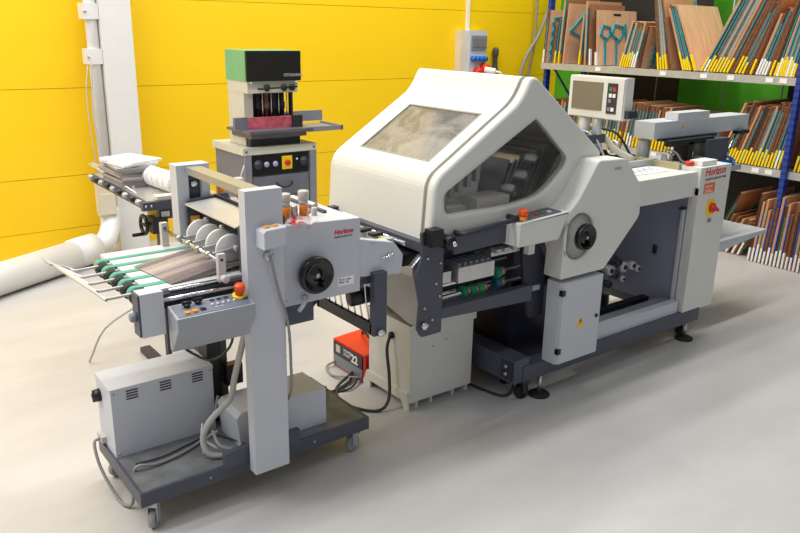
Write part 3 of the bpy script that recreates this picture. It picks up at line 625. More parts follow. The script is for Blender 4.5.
# opening below feeder: inner panels, rail, gears
box1('inner_back_panel', 3.28, 3.86, 2.93, 2.95, 0.2, 0.99, slate_in, fm)
MB().prism([(2.386, 0.20), (2.93, 0.20), (2.93, 0.885), (2.386, 0.885)], 'x', 3.885, 3.90).build('inner_side_panel', slate_in, fm)
MB().box(3.28, 3.50, 2.88, 2.93, 0.32, 0.80, 0.004).build('inner_cabinet', slate_in, fm)
MB().box(3.5, 3.86, 2.86, 2.93, 0.26, 0.97, 0.004).build('inner_box', slate_in, fm)
MB().box(3.862, 3.884, 2.395, 2.41, 0.24, 0.80, 0.003).build('lift_rail', panelgrey, fm)
MB().box(3.85, 3.885, 2.392, 2.42, 0.80, 0.812, 0.002).build('rail_bracket', slate_d, fm)
MB().box(3.87, 3.885, 2.55, 2.57, 0.5, 0.55, 0.002).build('limit_switch', slate_d, fm)
box1('pile_rail', 3.1, 3.86, 2.55, 2.60, 0.20, 0.235, black, fm, 0.003)
box1('pile_plate', 3.1, 3.5, 2.62, 2.88, 0.20, 0.215, galv, fm, 0.003)
i_ = 1
for (x, z, r) in ((3.40, 0.49, 0.030), (3.455, 0.455, 0.026), (3.52, 0.49, 0.03), (3.42, 0.56, 0.022), (3.60, 0.485, 0.026), (3.47, 0.53, 0.024), (3.52, 0.42, 0.018), (3.40, 0.41, 0.02), (3.65, 0.46, 0.02)):
    g = MB().lathe([(0.0, -0.0), (r, 0.0), (r, 0.035), (r * 0.6, 0.037), (r * 0.6, 0.35), (0, 0.35)], (x, 2.50, z), (0, 1, 0), 12).build('clutch_gear', galv if i_ % 2 else slate_d, fm); i_ += 1
    MB().cyl((x, 2.50, z), (x, 2.492, z), r * 0.45, 8).build('gear_cap', black, g)
# feeder top: sheet, rollers, suction head, beam
tag(MB().box(3.40, 3.80, 2.47, 2.62, 1.0185, 1.0215, M=Matrix.Identity(4)).build('control_sheet', whitepaper), 'white sheet with black line drawings lying on the machine feeder deck', 'paper')
CS = bpy.data.objects['control_sheet']
dm = MB()
for k in range(7):
    x = 3.43 + k * 0.05
    dm.tube([(x, 2.50, 1.0222), (x + 0.02, 2.53, 1.0222), (x + 0.005, 2.56, 1.0222), (x + 0.03, 2.59, 1.0222)], 0.002, 5)
dm.build('drawing', blacktext, CS)
MB().box(3.26, 3.90, 2.63, 2.66, 1.018, 1.055, 0.003).build('deck_rail', galv, fm)
MB().box(3.86, 3.90, 2.46, 2.75, 1.018, 1.05, 0.003).build('deck_edge', mat('brass_edge', (190, 180, 140), 0.4, 0.4), fm)
MB().cyl((3.34, 2.95, 1.09), (3.75, 2.95, 1.09), 0.04, 24, 0.006).build('suction_drum', midgrey, fm)
MB().cyl((3.305, 2.95, 1.09), (3.34, 2.95, 1.09), 0.05, 24, 0.004).build('drum_ring', galv, fm)
MB().cyl((3.77, 2.86, 1.10), (3.80, 2.86, 1.10), 0.045, 24, 0.004).build('gauge', chrome, fm)
MB().cyl((3.55, 2.78, 1.03), (3.98, 2.78, 1.03), 0.010, 12).build('rod', chrome, fm)
MB().tube([(3.62, 3.0, 1.24), (3.68, 2.9, 1.2), (3.72, 2.8, 1.1), (3.80, 2.72, 1.045)], 0.018, 12).build('air_hose', mat('cream_hose', (214, 208, 190), 0.5), fm)
MB().tube([(3.55, 3.0, 1.22), (3.58, 2.85, 1.18), (3.6, 2.75, 1.03)], 0.006).build('air_tube', galv, fm)
MB().tube([(3.8, 3.0, 1.2), (3.86, 2.9, 1.17), (3.92, 2.82, 1.03)], 0.008).build('air_tube', cableblack, fm)
MB().prism(rpoly([(3.37, 1.02), (3.37, 1.22), (3.43, 1.26), (3.56, 1.24), (3.56, 1.16), (3.47, 1.02)], 0.02), 'y', 2.98, 3.03, 0.006).build('arm_bracket', slate, fm)
MB().cyl((3.99, 2.8, 1.02), (3.99, 2.8, 1.14), 0.04, 20, 0.006).build('valve', galv, fm)
bx = MB().box(3.94, 4.98, 2.70, 2.84, 1.155, 1.252, 0.006)
bm_ = bx.build('suction_beam', panelgrey, fm)
MB().box(4.18, 4.52, 2.71, 2.80, 1.253, 1.295, 0.004).build('beam_cover', panelgrey, bm_)
MB().prism([(4.21, 1.205), (4.24, 1.205), (4.225, 1.23)], 'y', 2.698, 2.70).build('warning_mark', orangebtn, bm_)
MB().box(4.0, 4.46, 2.62, 2.66, 1.115, 1.15, 0.004).build('slide_rail', black, fm)
MB().box(4.0, 4.55, 2.68, 2.72, 1.14, 1.156, 0.002).build('slide_rail', slate_d, fm)
MB().box(4.36, 4.60, 2.60, 2.78, 0.985, 1.135, 0.006).build('feeder_head', slate, fm)
MB().box(4.19, 4.24, 2.62, 2.72, 0.96, 1.13, 0.004).build('head_bracket', black, fm)
MB().box(3.90, 4.7, 2.55, 3.05, 0.93, 0.965, 0.004).build('feeder_table', galv, fm)
for (x, m2) in ((4.04, galv), (4.12, steel), (4.28, galv), (4.32, chrome)):
    MB().cyl((x, 2.68, 0.965), (x, 2.68, 1.06), 0.018, 14, 0.004).build('sucker', m2, fm)
MB().cyl((4.60, 2.66, 1.04), (4.68, 2.66, 1.04), 0.025, 16, 0.004).build('adjust_knob', black, fm)
MB().tube([(4.62, 2.62, 0.99), (4.72, 2.66, 1.06), (4.86, 2.69, 1.17)], 0.006, smooth=0).build('lever', chrome, fm)
MB().box(4.80, 4.94, 2.66, 2.70, 1.135, 1.156, 0.003).build('lever_block', black, fm)
MB().cyl((4.5, 2.60, 0.98), (4.66, 2.60, 0.98), 0.014, 12).build('blue_valve', bluesock, fm)
for (x, y, z, h, m2) in ((3.98, 2.62, 0.965, 0.08, galv), (4.05, 2.60, 0.965, 0.06, white), (4.10, 2.62, 0.965, 0.09, slate_d), (4.16, 2.60, 0.965, 0.05, white), (4.29, 2.60, 0.965, 0.07, galv), (4.34, 2.58, 0.965, 0.05, slate_d)):
    MB().box(x, x + 0.035, y, y + 0.04, z, z + h, 0.004).build('separator_block', m2, fm)
MB().tube([(4.0, 2.66, 1.10), (4.06, 2.62, 1.08), (4.10, 2.60, 1.03), (4.20, 2.60, 1.0)], 0.006).build('air_tube', galv, fm)
MB().tube([(4.58, 2.60, 1.02), (4.62, 2.57, 1.0), (4.60, 2.55, 0.97)], 0.009).build('air_tube', bluesock, fm)
# supports so that the beam stands on the feeder table
MB().box(4.62, 4.70, 2.76, 2.82, 0.13, 1.16, 0.004).build('beam_post', slate_d, fm)
MB().box(4.0, 4.7, 2.98, 3.04, 0.13, 0.935, 0.004).build('rear_panel', slate_d, fm)
# low extension table
et = MB().box(4.19, 4.965, 2.45, 2.79, 0.499, 0.519, 0.003).prism([(4.19, 0.43), (4.96, 0.500), (4.19, 0.500)], 'y', 2.45, 2.465, 0.0).build('delivery_table', panelgrey, fm)
MB().prism([(4.19, 0.43), (4.96, 0.500), (4.19, 0.500)], 'y', 2.775, 2.79, 0.0).build('table_bracket', panelgrey, et)
MB().lathe([(0, 0), (0.042, 0), (0.045, 0.01), (0.045, 0.03), (0, 0.03)], (4.19, 2.43, 0.40), (1, 0, 0), 24).build('side_wheel', rubber, fm)
# control console
con = MB().box(3.57, 3.64, 2.655, 3.045, 1.285, 1.515, 0.012, seg=3).build('control_console', cream, fm)
MB().box(3.560, 3.575, 2.66, 3.04, 1.29, 1.51, 0.010).build('bezel', cream, con)
MB().box(3.555, 3.562, 2.80, 3.015, 1.33, 1.485, 0.004).build('screen', mat('dim_screen', (122, 116, 104), 0.25, var=0.12, scale=3), con)
kp = MB().box(3.554, 3.562, 2.70, 2.765, 1.32, 1.485, 0.003).build('keypad', slate_d, con)
for (y, z, m2) in ((2.74, 1.455, greenbtn), (2.715, 1.455, red), (2.74, 1.42, white), (2.715, 1.42, white), (2.742, 1.39, midgrey), (2.72, 1.345, white), (2.745, 1.345, midgrey)):
    MB().box(3.550, 3.555, y - 0.009, y + 0.009, z - 0.011, z + 0.009, 0.001).build('key', m2, con)
MB().box(3.58, 3.66, 2.63, 2.66, 1.30, 1.34, 0.004).build('console_bracket', slate_d, con)
MB().cyl((3.61, 2.95, 1.16), (3.61, 2.95, 1.29), 0.032, 18, 0.003).build('console_neck', cream, con)
MB().cyl((3.60, 2.85, 1.19), (3.60, 2.85, 1.29), 0.026, 18, 0.003).build('console_neck', galv, con)
MB().box(3.45, 3.66, 2.83, 3.02, 1.14, 1.19, 0.01).build('console_arm', slate, con)
MB().box(3.45, 3.56, 2.93, 3.02, 1.0, 1.15, 0.006).build('console_post', slate, con)
tag(MB().lathe([(0.024, 0), (0.024, 0.02), (0.02, 0.024), (0, 0.024)], (3.90, 2.42, 1.0455), (0, 0, 1), 18).build('red_lid', red), 'small round red lid on top of the switch column beside a pale box', 'lid')
tag(MB().box(3.93, 4.08, 2.36, 2.44, 1.0455, 1.073, 0.012, 3).build('pale_case', white), 'small pale rounded case lying on top of the switch column', 'case')

# ================================================================== pump cabinet and dark cabinet
pc = thing('pump_cabinet', 'cream sheet steel cabinet under the infeed end of the folding machine', 'cabinet', (2.26, 2.75, 0))
MB().box(2.06, 2.455, 2.59, 2.925, 0.035, 0.435, 0.005).build('body', cream, pc)
MB().box(2.05, 2.465, 2.58, 2.93, 0.39, 0.437, 0.004).build('top_rim', cream, pc)
MB().prism([(2.585, 0.0), (2.62, 0.0), (2.64, 0.04), (2.9, 0.04), (2.9, 0.0), (2.96, 0.0), (2.96, 0.02), (2.93, 0.09), (2.60, 0.09)], 'x', 2.048, 2.060, 0.001).build('base_flange', cream, pc)
for x in (2.11, 2.20, 2.34, 2.43): MB().box(x, x + 0.012, 2.60, 2.92, 0.0, 0.037).build('base_rib', cream, pc)
for (x, z) in ((2.20, 0.30), (2.28, 0.32), (2.24, 0.41)): MB().cyl((x, 2.59, z), (x, 2.587, z), 0.005, 8).build('screw', steel, pc)
MB().cyl((2.06, 2.73, 0.345), (2.045, 2.73, 0.345), 0.018, 16, 0.003).build('cable_gland', black, pc)
tag(MB().tube([(2.045, 2.73, 0.345), (2.02, 2.72, 0.28), (2.02, 2.70, 0.16), (1.99, 2.66, 0.05), (1.93, 2.66, 0.008), (1.86, 2.74, 0.008), (1.84, 2.86, 0.008), (1.90, 2.98, 0.01), (2.03, 3.03, 0.04)], 0.008, 10).build('pump_cable', cableblack), 'dark cable looping on the floor from the cream pump cabinet', 'cable')
kc = thing('dark_cabinet', 'black cabinet standing under the middle of the folding machine', 'cabinet', (2.8, 2.7, 0))
MB().box(2.63, 2.97, 2.51, 2.98, 0.03, 0.50, 0.005).build('body', mat('night_blue_paint', (28, 31, 48), 0.35), kc)
MB().box(2.622, 2.632, 2.52, 2.97, 0.05, 0.49, 0.002).build('side_panel', mat('night_black', (22, 23, 34), 0.4), kc)
for x in (2.65, 2.92): MB().cyl((x, 2.55, 0), (x, 2.55, 0.031), 0.015, 10).cyl((x, 2.93, 0), (x, 2.93, 0.031), 0.015, 10).build('foot', rubber, kc)
tag(MB().tube([(2.47, 2.70, 0.01), (2.50, 2.52, 0.008), (2.53, 2.43, 0.008), (2.60, 2.44, 0.01), (2.68, 2.50, 0.02)], 0.007).build('floor_cable', cableblack), 'thin black cable on the floor between the cream and black cabinets', 'cable')

# ================================================================== battery charger
ch = thing('battery_charger', 'red battery charger with number 22 on the floor behind the cream cabinet', 'battery charger', (2.15, 3.1, 0))
MB().prism([(2.05, 0.0), (2.05, 0.155), (2.33, 0.172), (2.33, 0.0)], 'y', 2.945, 3.25, 0.006).build('housing', red, ch)
MB().box(2.043, 2.052, 2.965, 3.235, 0.075, 0.145, 0.001).build('front_panel', slate_d, ch)
MB().box(2.043, 2.052, 2.965, 3.235, 0.012, 0.072, 0.001).build('lower_panel', midgrey, ch)
MX = Matrix.Translation((2.0425, 0, 0)) @ Matrix(((0, 0, -1, 0), (-1, 0, 0, 0), (0, 1, 0, 0), (0, 0, 0, 1)))
def left_face(x, y, z): return Matrix.Translation((x, y, z)) @ Matrix(((0, 0, -1, 0), (-1, 0, 0, 0), (0, 1, 0, 0), (0, 0, 0, 1)))
text('22', 0.062, left_face(2.0425, 3.065, 0.086), white, ch, 'number_lettering', bold=0.002)
text('POWER\nSTART', 0.022, left_face(2.0425, 3.135, 0.118), white, ch, 'name_lettering')
MB().box(2.040, 2.044, 3.165, 3.205, 0.095, 0.135, 0.001).build('ammeter', mat('meter_face', (196, 190, 180), 0.4), ch)
MB().tube([(2.14, 3.02, 0.165), (2.15, 3.03, 0.185), (2.17, 3.10, 0.193), (2.19, 3.17, 0.187), (2.195, 3.18, 0.168)], 0.007).build('handle', black, ch)
tag(MB().tube([(2.043, 3.22, 0.03), (1.99, 3.22, 0.012), (1.96, 3.12, 0.008), (1.99, 3.02, 0.03), (2.04, 2.97, 0.03)], 0.006).build('charger_lead', cablegrey), 'short grey lead curling in front of the red charger', 'cable')
tag(MB().tube([(2.04, 3.05, 0.02), (1.98, 2.99, 0.015), (1.86, 2.95, 0.012), (1.74, 2.86, 0.09), (1.66, 2.70, 0.19), (1.60, 2.62, 0.175)], 0.008).build('power_lead', cableblack), 'thick dark lead from the red charger onto the wheeled platform', 'cable')
tag(MB().tube([(2.04, 2.99, 0.03), (1.95, 2.93, 0.012), (1.84, 2.96, 0.012), (1.74, 2.92, 0.10), (1.64, 2.78, 0.175)], 0.006).build('second_lead', cableblack), 'thinner dark lead running beside the thick one to the wheeled platform', 'cable')

# ================================================================== wheeled press delivery unit
mu = thing('wheeled_delivery_unit', 'blue grey wheeled stand with handwheel side plate, belt table and tall square posts', 'delivery unit', (1.2, 2.64, 0))
MB().box(0.71, 1.69, 2.402, 2.882, 0.150, 0.163, 0.003).build('platform', platform_m, mu)
MB().prism([(0.708, 2.400), (1.692, 2.400), (1.692, 2.884), (0.708, 2.884)], 'z', 0.108, 0.1645, 0.0, holes=[[(0.720, 2.412), (1.680, 2.412), (1.680, 2.872), (0.720, 2.872)]]).build('platform_skirt', slate, mu)
for (x, y, a) in ((0.757, 2.425, 0.9), (1.637, 2.448, 0.3), (0.757, 2.84, 0.4), (1.637, 2.84, 1.4)):
    Mx = Matrix.Translation((x, y, 0)) @ Matrix.Rotation(a, 4, 'Z')
    c = MB().box(-0.022, 0.022, -0.022, 0.022, 0.092, 0.110, 0.003, M=Mx).box(-0.016, 0.016, -0.019, -0.015, 0.028, 0.095, 0.0, M=Mx).box(-0.016, 0.016, 0.015, 0.019, 0.028, 0.095, 0.0, M=Mx).build('caster', galv, mu)
    ax = Mx.to_3x3() @ Vector((0, 1, 0))
    MB().lathe([(0.0, -0.012), (0.012, -0.013), (0.014, -0.009), (0.028, -0.013), (0.036, -0.010), (0.037, 0), (0.036, 0.010), (0.028, 0.013), (0.014, 0.009), (0.012, 0.013), (0, 0.012)], (x, y, 0.037), ax, 24).build('wheel', mat('grey_rubber', (150, 150, 152), 0.5), c)
    MB().tube([tuple(Mx @ Vector((0.015, 0.0, 0.085))), tuple(Mx @ Vector((0.045, 0, 0.08))), tuple(Mx @ Vector((0.05, 0, 0.06)))], 0.005).build('brake_pedal', galv, c)
for (x, z) in ((0.97, 0.137), (1.42, 0.137)): MB().cyl((x, 2.40, z), (x, 2.396, z), 0.005, 8).build('screw', steel, mu)
# posts
np_ = MB().box(1.117, 1.259, 2.318, 2.366, 0.135, 1.22, 0.004).build('post', bluegrey, mu)
MB().prism([(1.02, 0.165), (1.02, 0.225), (1.06, 0.232), (1.34, 0.232), (1.34, 0.165)], 'y', 2.374, 2.40, 0.003).build('post_bracket', slate, mu)
MB().prism([(1.112, 2.905), (1.16, 2.905), (1.16, 2.957), (1.215, 2.957), (1.215, 2.905), (1.25, 2.905), (1.25, 2.975), (1.112, 2.975)], 'z', 0.135, 1.214, 0.0).box(1.111, 1.251, 2.904, 2.976, 1.214, 1.221).build('post', bluegrey, mu)
fpi = MB().box(1.16, 1.215, 2.925, 2.955, 0.9, 1.212).build('post_inset', slate, mu)
MB().cyl((1.187, 2.925, 1.14), (1.187, 2.912, 1.14), 0.014, 16, 0.003).build('bolt', chrome, fpi)
MB().box(1.150, 1.212, 2.37, 2.925, 1.186, 1.214, 0.004).build('crossbar', mat('bar_paint', (158, 158, 154), 0.28, 0.2), mu)
# side plates and roof of the sheet inlet
for (y0, y1) in ((2.41, 2.422), (2.88, 2.892)):
    q = MB().prism(rpoly([(1.135, 0.90), (1.135, 1.085), (1.32, 1.10), (1.32, 0.86), (1.22, 0.86)], 0.02), 'y', y0, y1, 0.002).build('side_plate', slate, mu)
    for (x, z) in ((1.155, 1.06), (1.16, 0.93)): MB().cyl((x, y0, z), (x, y0 - 0.006, z), 0.008, 12, 0.002).build('screw', chrome, q)
MB().box(1.15, 1.185, 2.876, 2.8795, 0.965, 1.02).build('warning_label', orangebtn, mu)
MB().box(1.155, 1.18, 2.874, 2.877, 0.97, 1.005).build('label_figure', whitepaper, mu)
MB().prism([(1.128, 1.068), (1.262, 1.078), (1.262, 1.084), (1.128, 1.074)], 'y', 2.425, 2.878, 0.001).build('inlet_sheet', mat('satin_steel', (214, 212, 208), 0.42, 0.45, var=0.05), mu)
MB().prism([(1.18, 1.06), (1.26, 1.07), (1.26, 0.90), (1.24, 0.90)], 'y', 2.425, 2.878).build('inlet_block', slate_d, mu)
MB().tube([(1.265, 2.42, 1.09), (1.265, 2.885, 1.09)], 0.008, smooth=0).build('rod', black, mu)
for y in (2.56, 2.70): MB().cyl((1.15, y, 1.045), (1.13, y, 1.045), 0.009, 12, 0.002).build('grub_screw', steel, mu)
# knife unit body with side plate
body = MB().box(1.275, 1.625, 2.40, 2.89, 0.76, 1.05, 0.006).build('press_body', panelgrey, mu)
SPL = MB().prism(rpoly([(1.275, 0.752), (1.275, 1.066), (1.631, 1.052), (1.631, 0.752)], 0.006), 'y', 2.38, 2.392, 0.003).build('press_side_plate', bluegrey, mu)
MB().prism([(1.275, 1.052), (1.275, 1.0655), (1.631, 1.0515), (1.631, 1.040)], 'y', 2.3925, 2.50, 0.0).build('plate_flange', bluegrey, SPL)
ARM = MB().prism(rpoly([(1.61, 0.968), (1.80, 0.926), (1.846, 0.868), (1.838, 0.786), (1.61, 0.812)], [0, 0.015, 0.01, 0.01, 0]), 'y', 2.384, 2.396, 0.002).build('arm_plate', bluegrey, mu)
MB().prism([(1.61, 0.956), (1.61, 0.966), (1.80, 0.924), (1.80, 0.914)], 'y', 2.3965, 2.44, 0.0).build('arm_flange', bluegrey, ARM)
MB().lathe([(0.011, 0), (0.011, 0.008), (0.006, 0.012), (0, 0.012)], (1.775, 2.384, 0.875), (0, -1, 0), 14).tube([(1.735, 2.376, 0.87), (1.775, 2.374, 0.875), (1.79, 2.376, 0.885)], 0.0045).build('wing_knob', chrome, ARM)
for (x, z) in ((1.40, 1.045), (1.295, 0.77), (1.69, 0.94)): MB().cyl((x, 2.381, z), (x, 2.376, z), 0.006, 10, 0.001).build('screw', steel, SPL)
MB().box(1.525, 1.60, 2.3785, 2.3805, 0.79, 0.825).build('type_plate', whitepaper, SPL)
text('FU 52  230V\n50Hz  1Ph', 0.011, front(1.53, 2.3782, 0.812, 0.05), blacktext, SPL, 'plate_lettering')
text('Horizon', 0.026, front(1.510, 2.3794, 1.0, 0.0), redtext, SPL, 'logo', bold=0.0008, shear=0.15)
text('MOBILE KNIFE MK-46', 0.0085, front(1.512, 2.3794, 0.986, 0.0), blacktext, SPL, 'model_lettering')
handwheel((1.408, 2.352, 0.868), 0.072, mu)
MB().cyl((1.408, 2.38, 0.868), (1.408, 2.355, 0.868), 0.02, 16).build('wheel_axle', steel, mu)
MB().cyl((1.375, 2.385, 0.775), (1.375, 2.36, 0.775), 0.012, 14, 0.002).tube([(1.375, 2.362, 0.775), (1.35, 2.345, 0.76), (1.325, 2.335, 0.745)], 0.008).build('clamp_lever', panelgrey, mu)
MB().box(1.30, 1.43, 2.405, 2.43, 0.665, 0.76, 0.003).build('lower_bracket', slate, mu)
MB().tube([(1.40, 2.42, 0.69), (1.47, 2.46, 0.715), (1.60, 2.54, 0.76)], 0.008).build('gas_strut', slate_d, mu)
# marble tubes
def marble_tube(x, y, z, h, r=0.019, fill=0.45):
    t = MB().cyl((x, y, z), (x, y, z + h * 0.70), r * 0.92, 20).build('marble_tube', amber, mu)
    MB().cyl((x, y, z + h * 0.56), (x, y, z + h * 0.72), r * 0.95, 20).build('clear_sleeve', galv, t)
    MB().cyl((x, y, z + h * 0.70), (x, y, z + h), r * 1.1, 20, 0.003).build('cap', mat('warm_grey_cap', (186, 180, 172), 0.45), t)
marble_tube(1.345, 2.455, 1.055, 0.11); marble_tube(1.423, 2.455, 1.05, 0.118)
marble_tube(1.306, 2.93, 1.05, 0.11); marble_tube(1.374, 2.90, 1.05, 0.10)
MB().cyl((1.384, 2.46, 1.05), (1.384, 2.46, 1.115), 0.015, 16, 0.003).build('cap', steel, mu)
MB().cyl((1.49, 2.49, 1.045), (1.49, 2.49, 1.088), 0.012, 16, 0.002).build('cap', mat('warm_grey_cap', (186, 180, 172)), mu)
MB().cyl((1.475, 2.53, 1.045), (1.60, 2.66, 1.05), 0.01, 10).build('guide_rod', slate, mu)
MB().box(1.55, 1.565, 2.52, 2.86, 1.05, 1.062, 0.002).build('top_strip', slate, mu)
# support column between platform and table
MB().box(1.125, 1.185, 2.74, 2.82, 0.163, 0.80, 0.004).build('support_column', black, mu)
MB().box(1.05, 1.20, 2.60, 2.84, 0.75, 0.86, 0.004).build('column_head', slate_d, mu)
MB().box(1.185, 1.215, 2.75, 2.81, 0.163, 0.80, 0.003).build('column_edge', slate, mu)
MB().box(1.19, 1.26, 2.70, 2.74, 0.33, 0.42, 0.004).build('terminal_block', black, mu)
# belt table
tb = MB().box(0.80, 1.26, 2.405, 2.93, 0.885, 0.905, 0.003).build('belt_table', mat('table_sheet', (226, 226, 228), 0.35, 0.25), mu)
MB().box(0.82, 1.262, 2.375, 2.408, 0.845, 0.895, 0.003).build('front_rail', slate_d, mu)
MB().box(0.82, 1.262, 2.93, 2.96, 0.845, 0.895, 0.003).build('rear_rail', slate_d, mu)
MB().cyl((0.83, 2.362, 0.880), (1.10, 2.362, 0.880), 0.0075, 12).build('rod', chrome, mu)
MB().cyl((0.86, 2.385, 0.902), (1.05, 2.385, 0.902), 0.0065, 12).build('rod', chrome, mu)
for k in range(5):
    y = 2.47 + k * 0.092
    MB().box(0.77, 1.12, y - 0.014, y + 0.014, 0.9055, 0.9075).lathe([(0.0, -0.014), (0.026, -0.014), (0.026, 0.014), (0, 0.014)], (0.775, y, 0.882), (0, 1, 0), 20).build('belt', tealbelt, mu)
    r_ = MB().lathe([(0, -0.022), (0.025, -0.022), (0.027, -0.016), (0.027, 0.016), (0.025, 0.022), (0, 0.022)], (0.772, y - 0.036, 0.878), (0, 1, 0), 20).build('belt_roller', rubber, mu)
    ex, ey = 0.70 - 0.012 * k, y + 0.0
    tx, ty, tz = 0.592 + 0.0 * k, 2.905 - 0.022 * k, 0.93
    MB().tube([(0.84, y - 0.03, 0.897), (0.71, y - 0.03, 0.893), (0.672, y - 0.028, 0.893), (0.66, y - 0.005, 0.898), (tx, ty, tz)], 0.0055, 8, 3).build('catch_fork', mat('fork_steel', (200, 196, 194), 0.4, 0.3), mu)
MB().cyl((0.775, 2.41, 0.882), (0.775, 2.92, 0.882), 0.008, 12).build('roller_shaft', steel, mu)
MB().box(0.80, 0.82, 2.40, 2.94, 0.85, 0.885, 0.003).build('end_bar', slate_d, mu)
# white pressing discs on arms
for k in range(4):
    y = 2.49 + k * 0.088
    d_ = MB().lathe([(0, -0.005), (0.052, -0.005), (0.056, -0.002), (0.056, 0.002), (0.052, 0.005), (0, 0.005)], (1.134, y, 0.978), (0, 1, 0), 36).build('pressing_disc', white, mu)
    MB().cyl((1.15, y - 0.03, 0.982), (1.15, y - 0.004, 0.982), 0.012, 16, 0.003).build('disc_pin', mat('pin_grey', (190, 184, 178)), d_)
    MB().prism([(1.045, 0.963), (1.045, 0.978), (1.16, 0.990), (1.16, 0.973)], 'y', y - 0.022, y - 0.008, 0.002).build('disc_arm', mat('arm_grey', (176, 182, 188), 0.35, 0.4), mu)
    MB().lathe([(0, -0.012), (0.013, -0.012), (0.013, 0.012), (0, 0.012)], (1.043, y - 0.016, 0.975), (0, 1, 0), 16).build('arm_clamp', steel, mu)
MB().cyl((1.045, 2.385, 0.975), (1.045, 2.93, 0.975), 0.0065, 12).build('rod', chrome, mu)
for (y0, y1) in ((2.372, 2.392), (2.90, 2.925)):
    c = MB().box(1.035, 1.062, y0, y1, 0.90, 1.0, 0.004).build('rod_holder', mat('holder_grey', (200, 192, 190), 0.4), mu)
    MB().cyl((1.048, y0, 0.98), (1.048, y0 - 0.002, 0.98), 0.005, 12).build('hole', black, c)
MB().cyl((1.05, 2.372, 0.915), (1.05, 2.345, 0.915), 0.014, 16, 0.003).build('clamp_knob', mat('holder_grey', (200, 192, 190)), mu)
# end box and keyed control panel
eb = MB().box(0.745, 0.822, 2.335, 2.395, 0.772, 0.921, 0.006, 3).build('end_box', panelgrey, mu)
MB().box(0.738, 0.746, 2.338, 2.392, 0.775, 0.918, 0.003).build('end_box_back', slate, eb)
MB().cyl((0.738, 2.365, 0.84), (0.718, 2.365, 0.84), 0.016, 14, 0.003).build('end_knob', midgrey, eb)
def hexa(P, name, m, parent, bev=0.004):
    mb = MB(); v = [mb.bm.verts.new(p) for p in P]
    F = [mb.bm.faces.new([v[i] for i in f]) for f in ((0, 1, 2, 3), (7, 6, 5, 4), (0, 4, 5, 1), (1, 5, 6, 2), (2, 6, 7, 3), (3, 7, 4, 0))]
    mb._bev(F, bev); return mb.build(name, m, parent)
PX0, PX1 = 0.835, 1.115
mbp = MB().prism([(2.345, 0.862), (2.262, 0.84), (2.258, 0.80), (2.325, 0.705), (2.345, 0.71)], 'x', PX0, PX1, 0.004)
pnl = mbp.build('control_panel', mat('panel_grey', (158, 161, 168), 0.4, var=0.05), mu)
sl_ = (0.862 - 0.84) / (2.345 - 2.262)
def on_panel(x, v): # v 0..1 from the rear edge to the front
    y = 2.345 - 0.083 * v; return x, y, 0.862 - 0.022 * v
mp_ = MB(); a_ = on_panel(0, 0.08); b_ = on_panel(0, 0.92)
mp_.prism([(a_[1], a_[2] + 0.0003), (b_[1], b_[2] + 0.0003), (b_[1], b_[2] + 0.0015), (a_[1], a_[2] + 0.0015)], 'x', PX0 + 0.01, PX1 - 0.01)
mp_.build('panel_face', mat('panel_face', (112, 116, 130), 0.5), pnl)
for (x, v) in ((0.893, 0.30), (0.935, 0.22)):
    X, Y, Z = on_panel(x, v); MB().lathe([(0.011, 0), (0.010, 0.012), (0, 0.013)], (X, Y, Z), (0, -0.26, 1), 16).box(X - 0.016, X + 0.016, Y - 0.003, Y + 0.003, Z + 0.008, Z + 0.02, 0.001).build('selector_knob', black, pnl)
for (x, v, m2) in ((0.880, 0.72, orangebtn), (0.907, 0.70, orangebtn), (0.936, 0.66, slate_d), (1.095, 0.5, mat('dark_teal_key', (20, 100, 100)))):
    X, Y, Z = on_panel(x, v); MB().box(X - 0.009, X + 0.009, Y - 0.008, Y + 0.008, Z, Z + 0.006, 0.001).build('button', m2, pnl)
for k in range(5):
    X, Y, Z = on_panel(0.975 + 0.02 * k, 0.52); MB().cyl((X, Y, Z), (X, Y, Z + 0.006), 0.0045, 10).build('indicator', white, pnl)
for k in range(3):
    X, Y, Z = on_panel(0.985 + 0.025 * k, 0.2); MB().box(X - 0.008, X + 0.008, Y - 0.006, Y + 0.006, Z, Z + 0.003).build('key', slate_d, pnl)
X, Y, Z = on_panel(1.083, 0.28)
MB().lathe([(0.024, 0), (0.024, 0.005), (0.0, 0.005)], (X, Y, Z + 0.0015), (0, -0.26, 1), 24).build('yellow_ring', yellow, pnl)
MB().lathe([(0.014, 0.0), (0.014, 0.010), (0.018, 0.013), (0.019, 0.036), (0.016, 0.041), (0, 0.042)], (X, Y, Z + 0.006), (0, -0.26, 1), 24).build('emergency_stop', orange, pnl)
text('START   STOP', 0.006, Matrix.Translation(on_panel(0.975, 0.72)) @ Matrix.Translation((0, 0, 0.0017)) @ Matrix.Rotation(0.26, 4, 'X'), white, pnl, 'panel_lettering')
# switch box on the near post
hb_ = MB().prism([(1.150, 1.026), (1.150, 1.085), (1.158, 1.094), (1.236, 1.098), (1.236, 1.034)], 'y', 2.25, 2.318, 0.004).build('switch_box', panelgrey, mu)
for x in (1.178, 1.210): MB().box(x - 0.009, x + 0.010, 2.275, 2.293, 1.094, 1.101, 0.001).build('button', orangebtn, hb_)
MB().cyl((1.195, 2.318, 0.985), (1.195, 2.30, 0.985), 0.018, 18, 0.003).build('cable_gland', steel, mu)
MB().tube([(1.195, 2.30, 0.99), (1.20, 2.295, 0.96), (1.225, 2.30, 0.85), (1.262, 2.305, 0.72), (1.272, 2.31, 0.55), (1.278, 2.33, 0.42), (1.27, 2.42, 0.33)], 0.0055).build('switch_cable', cablegrey, mu)
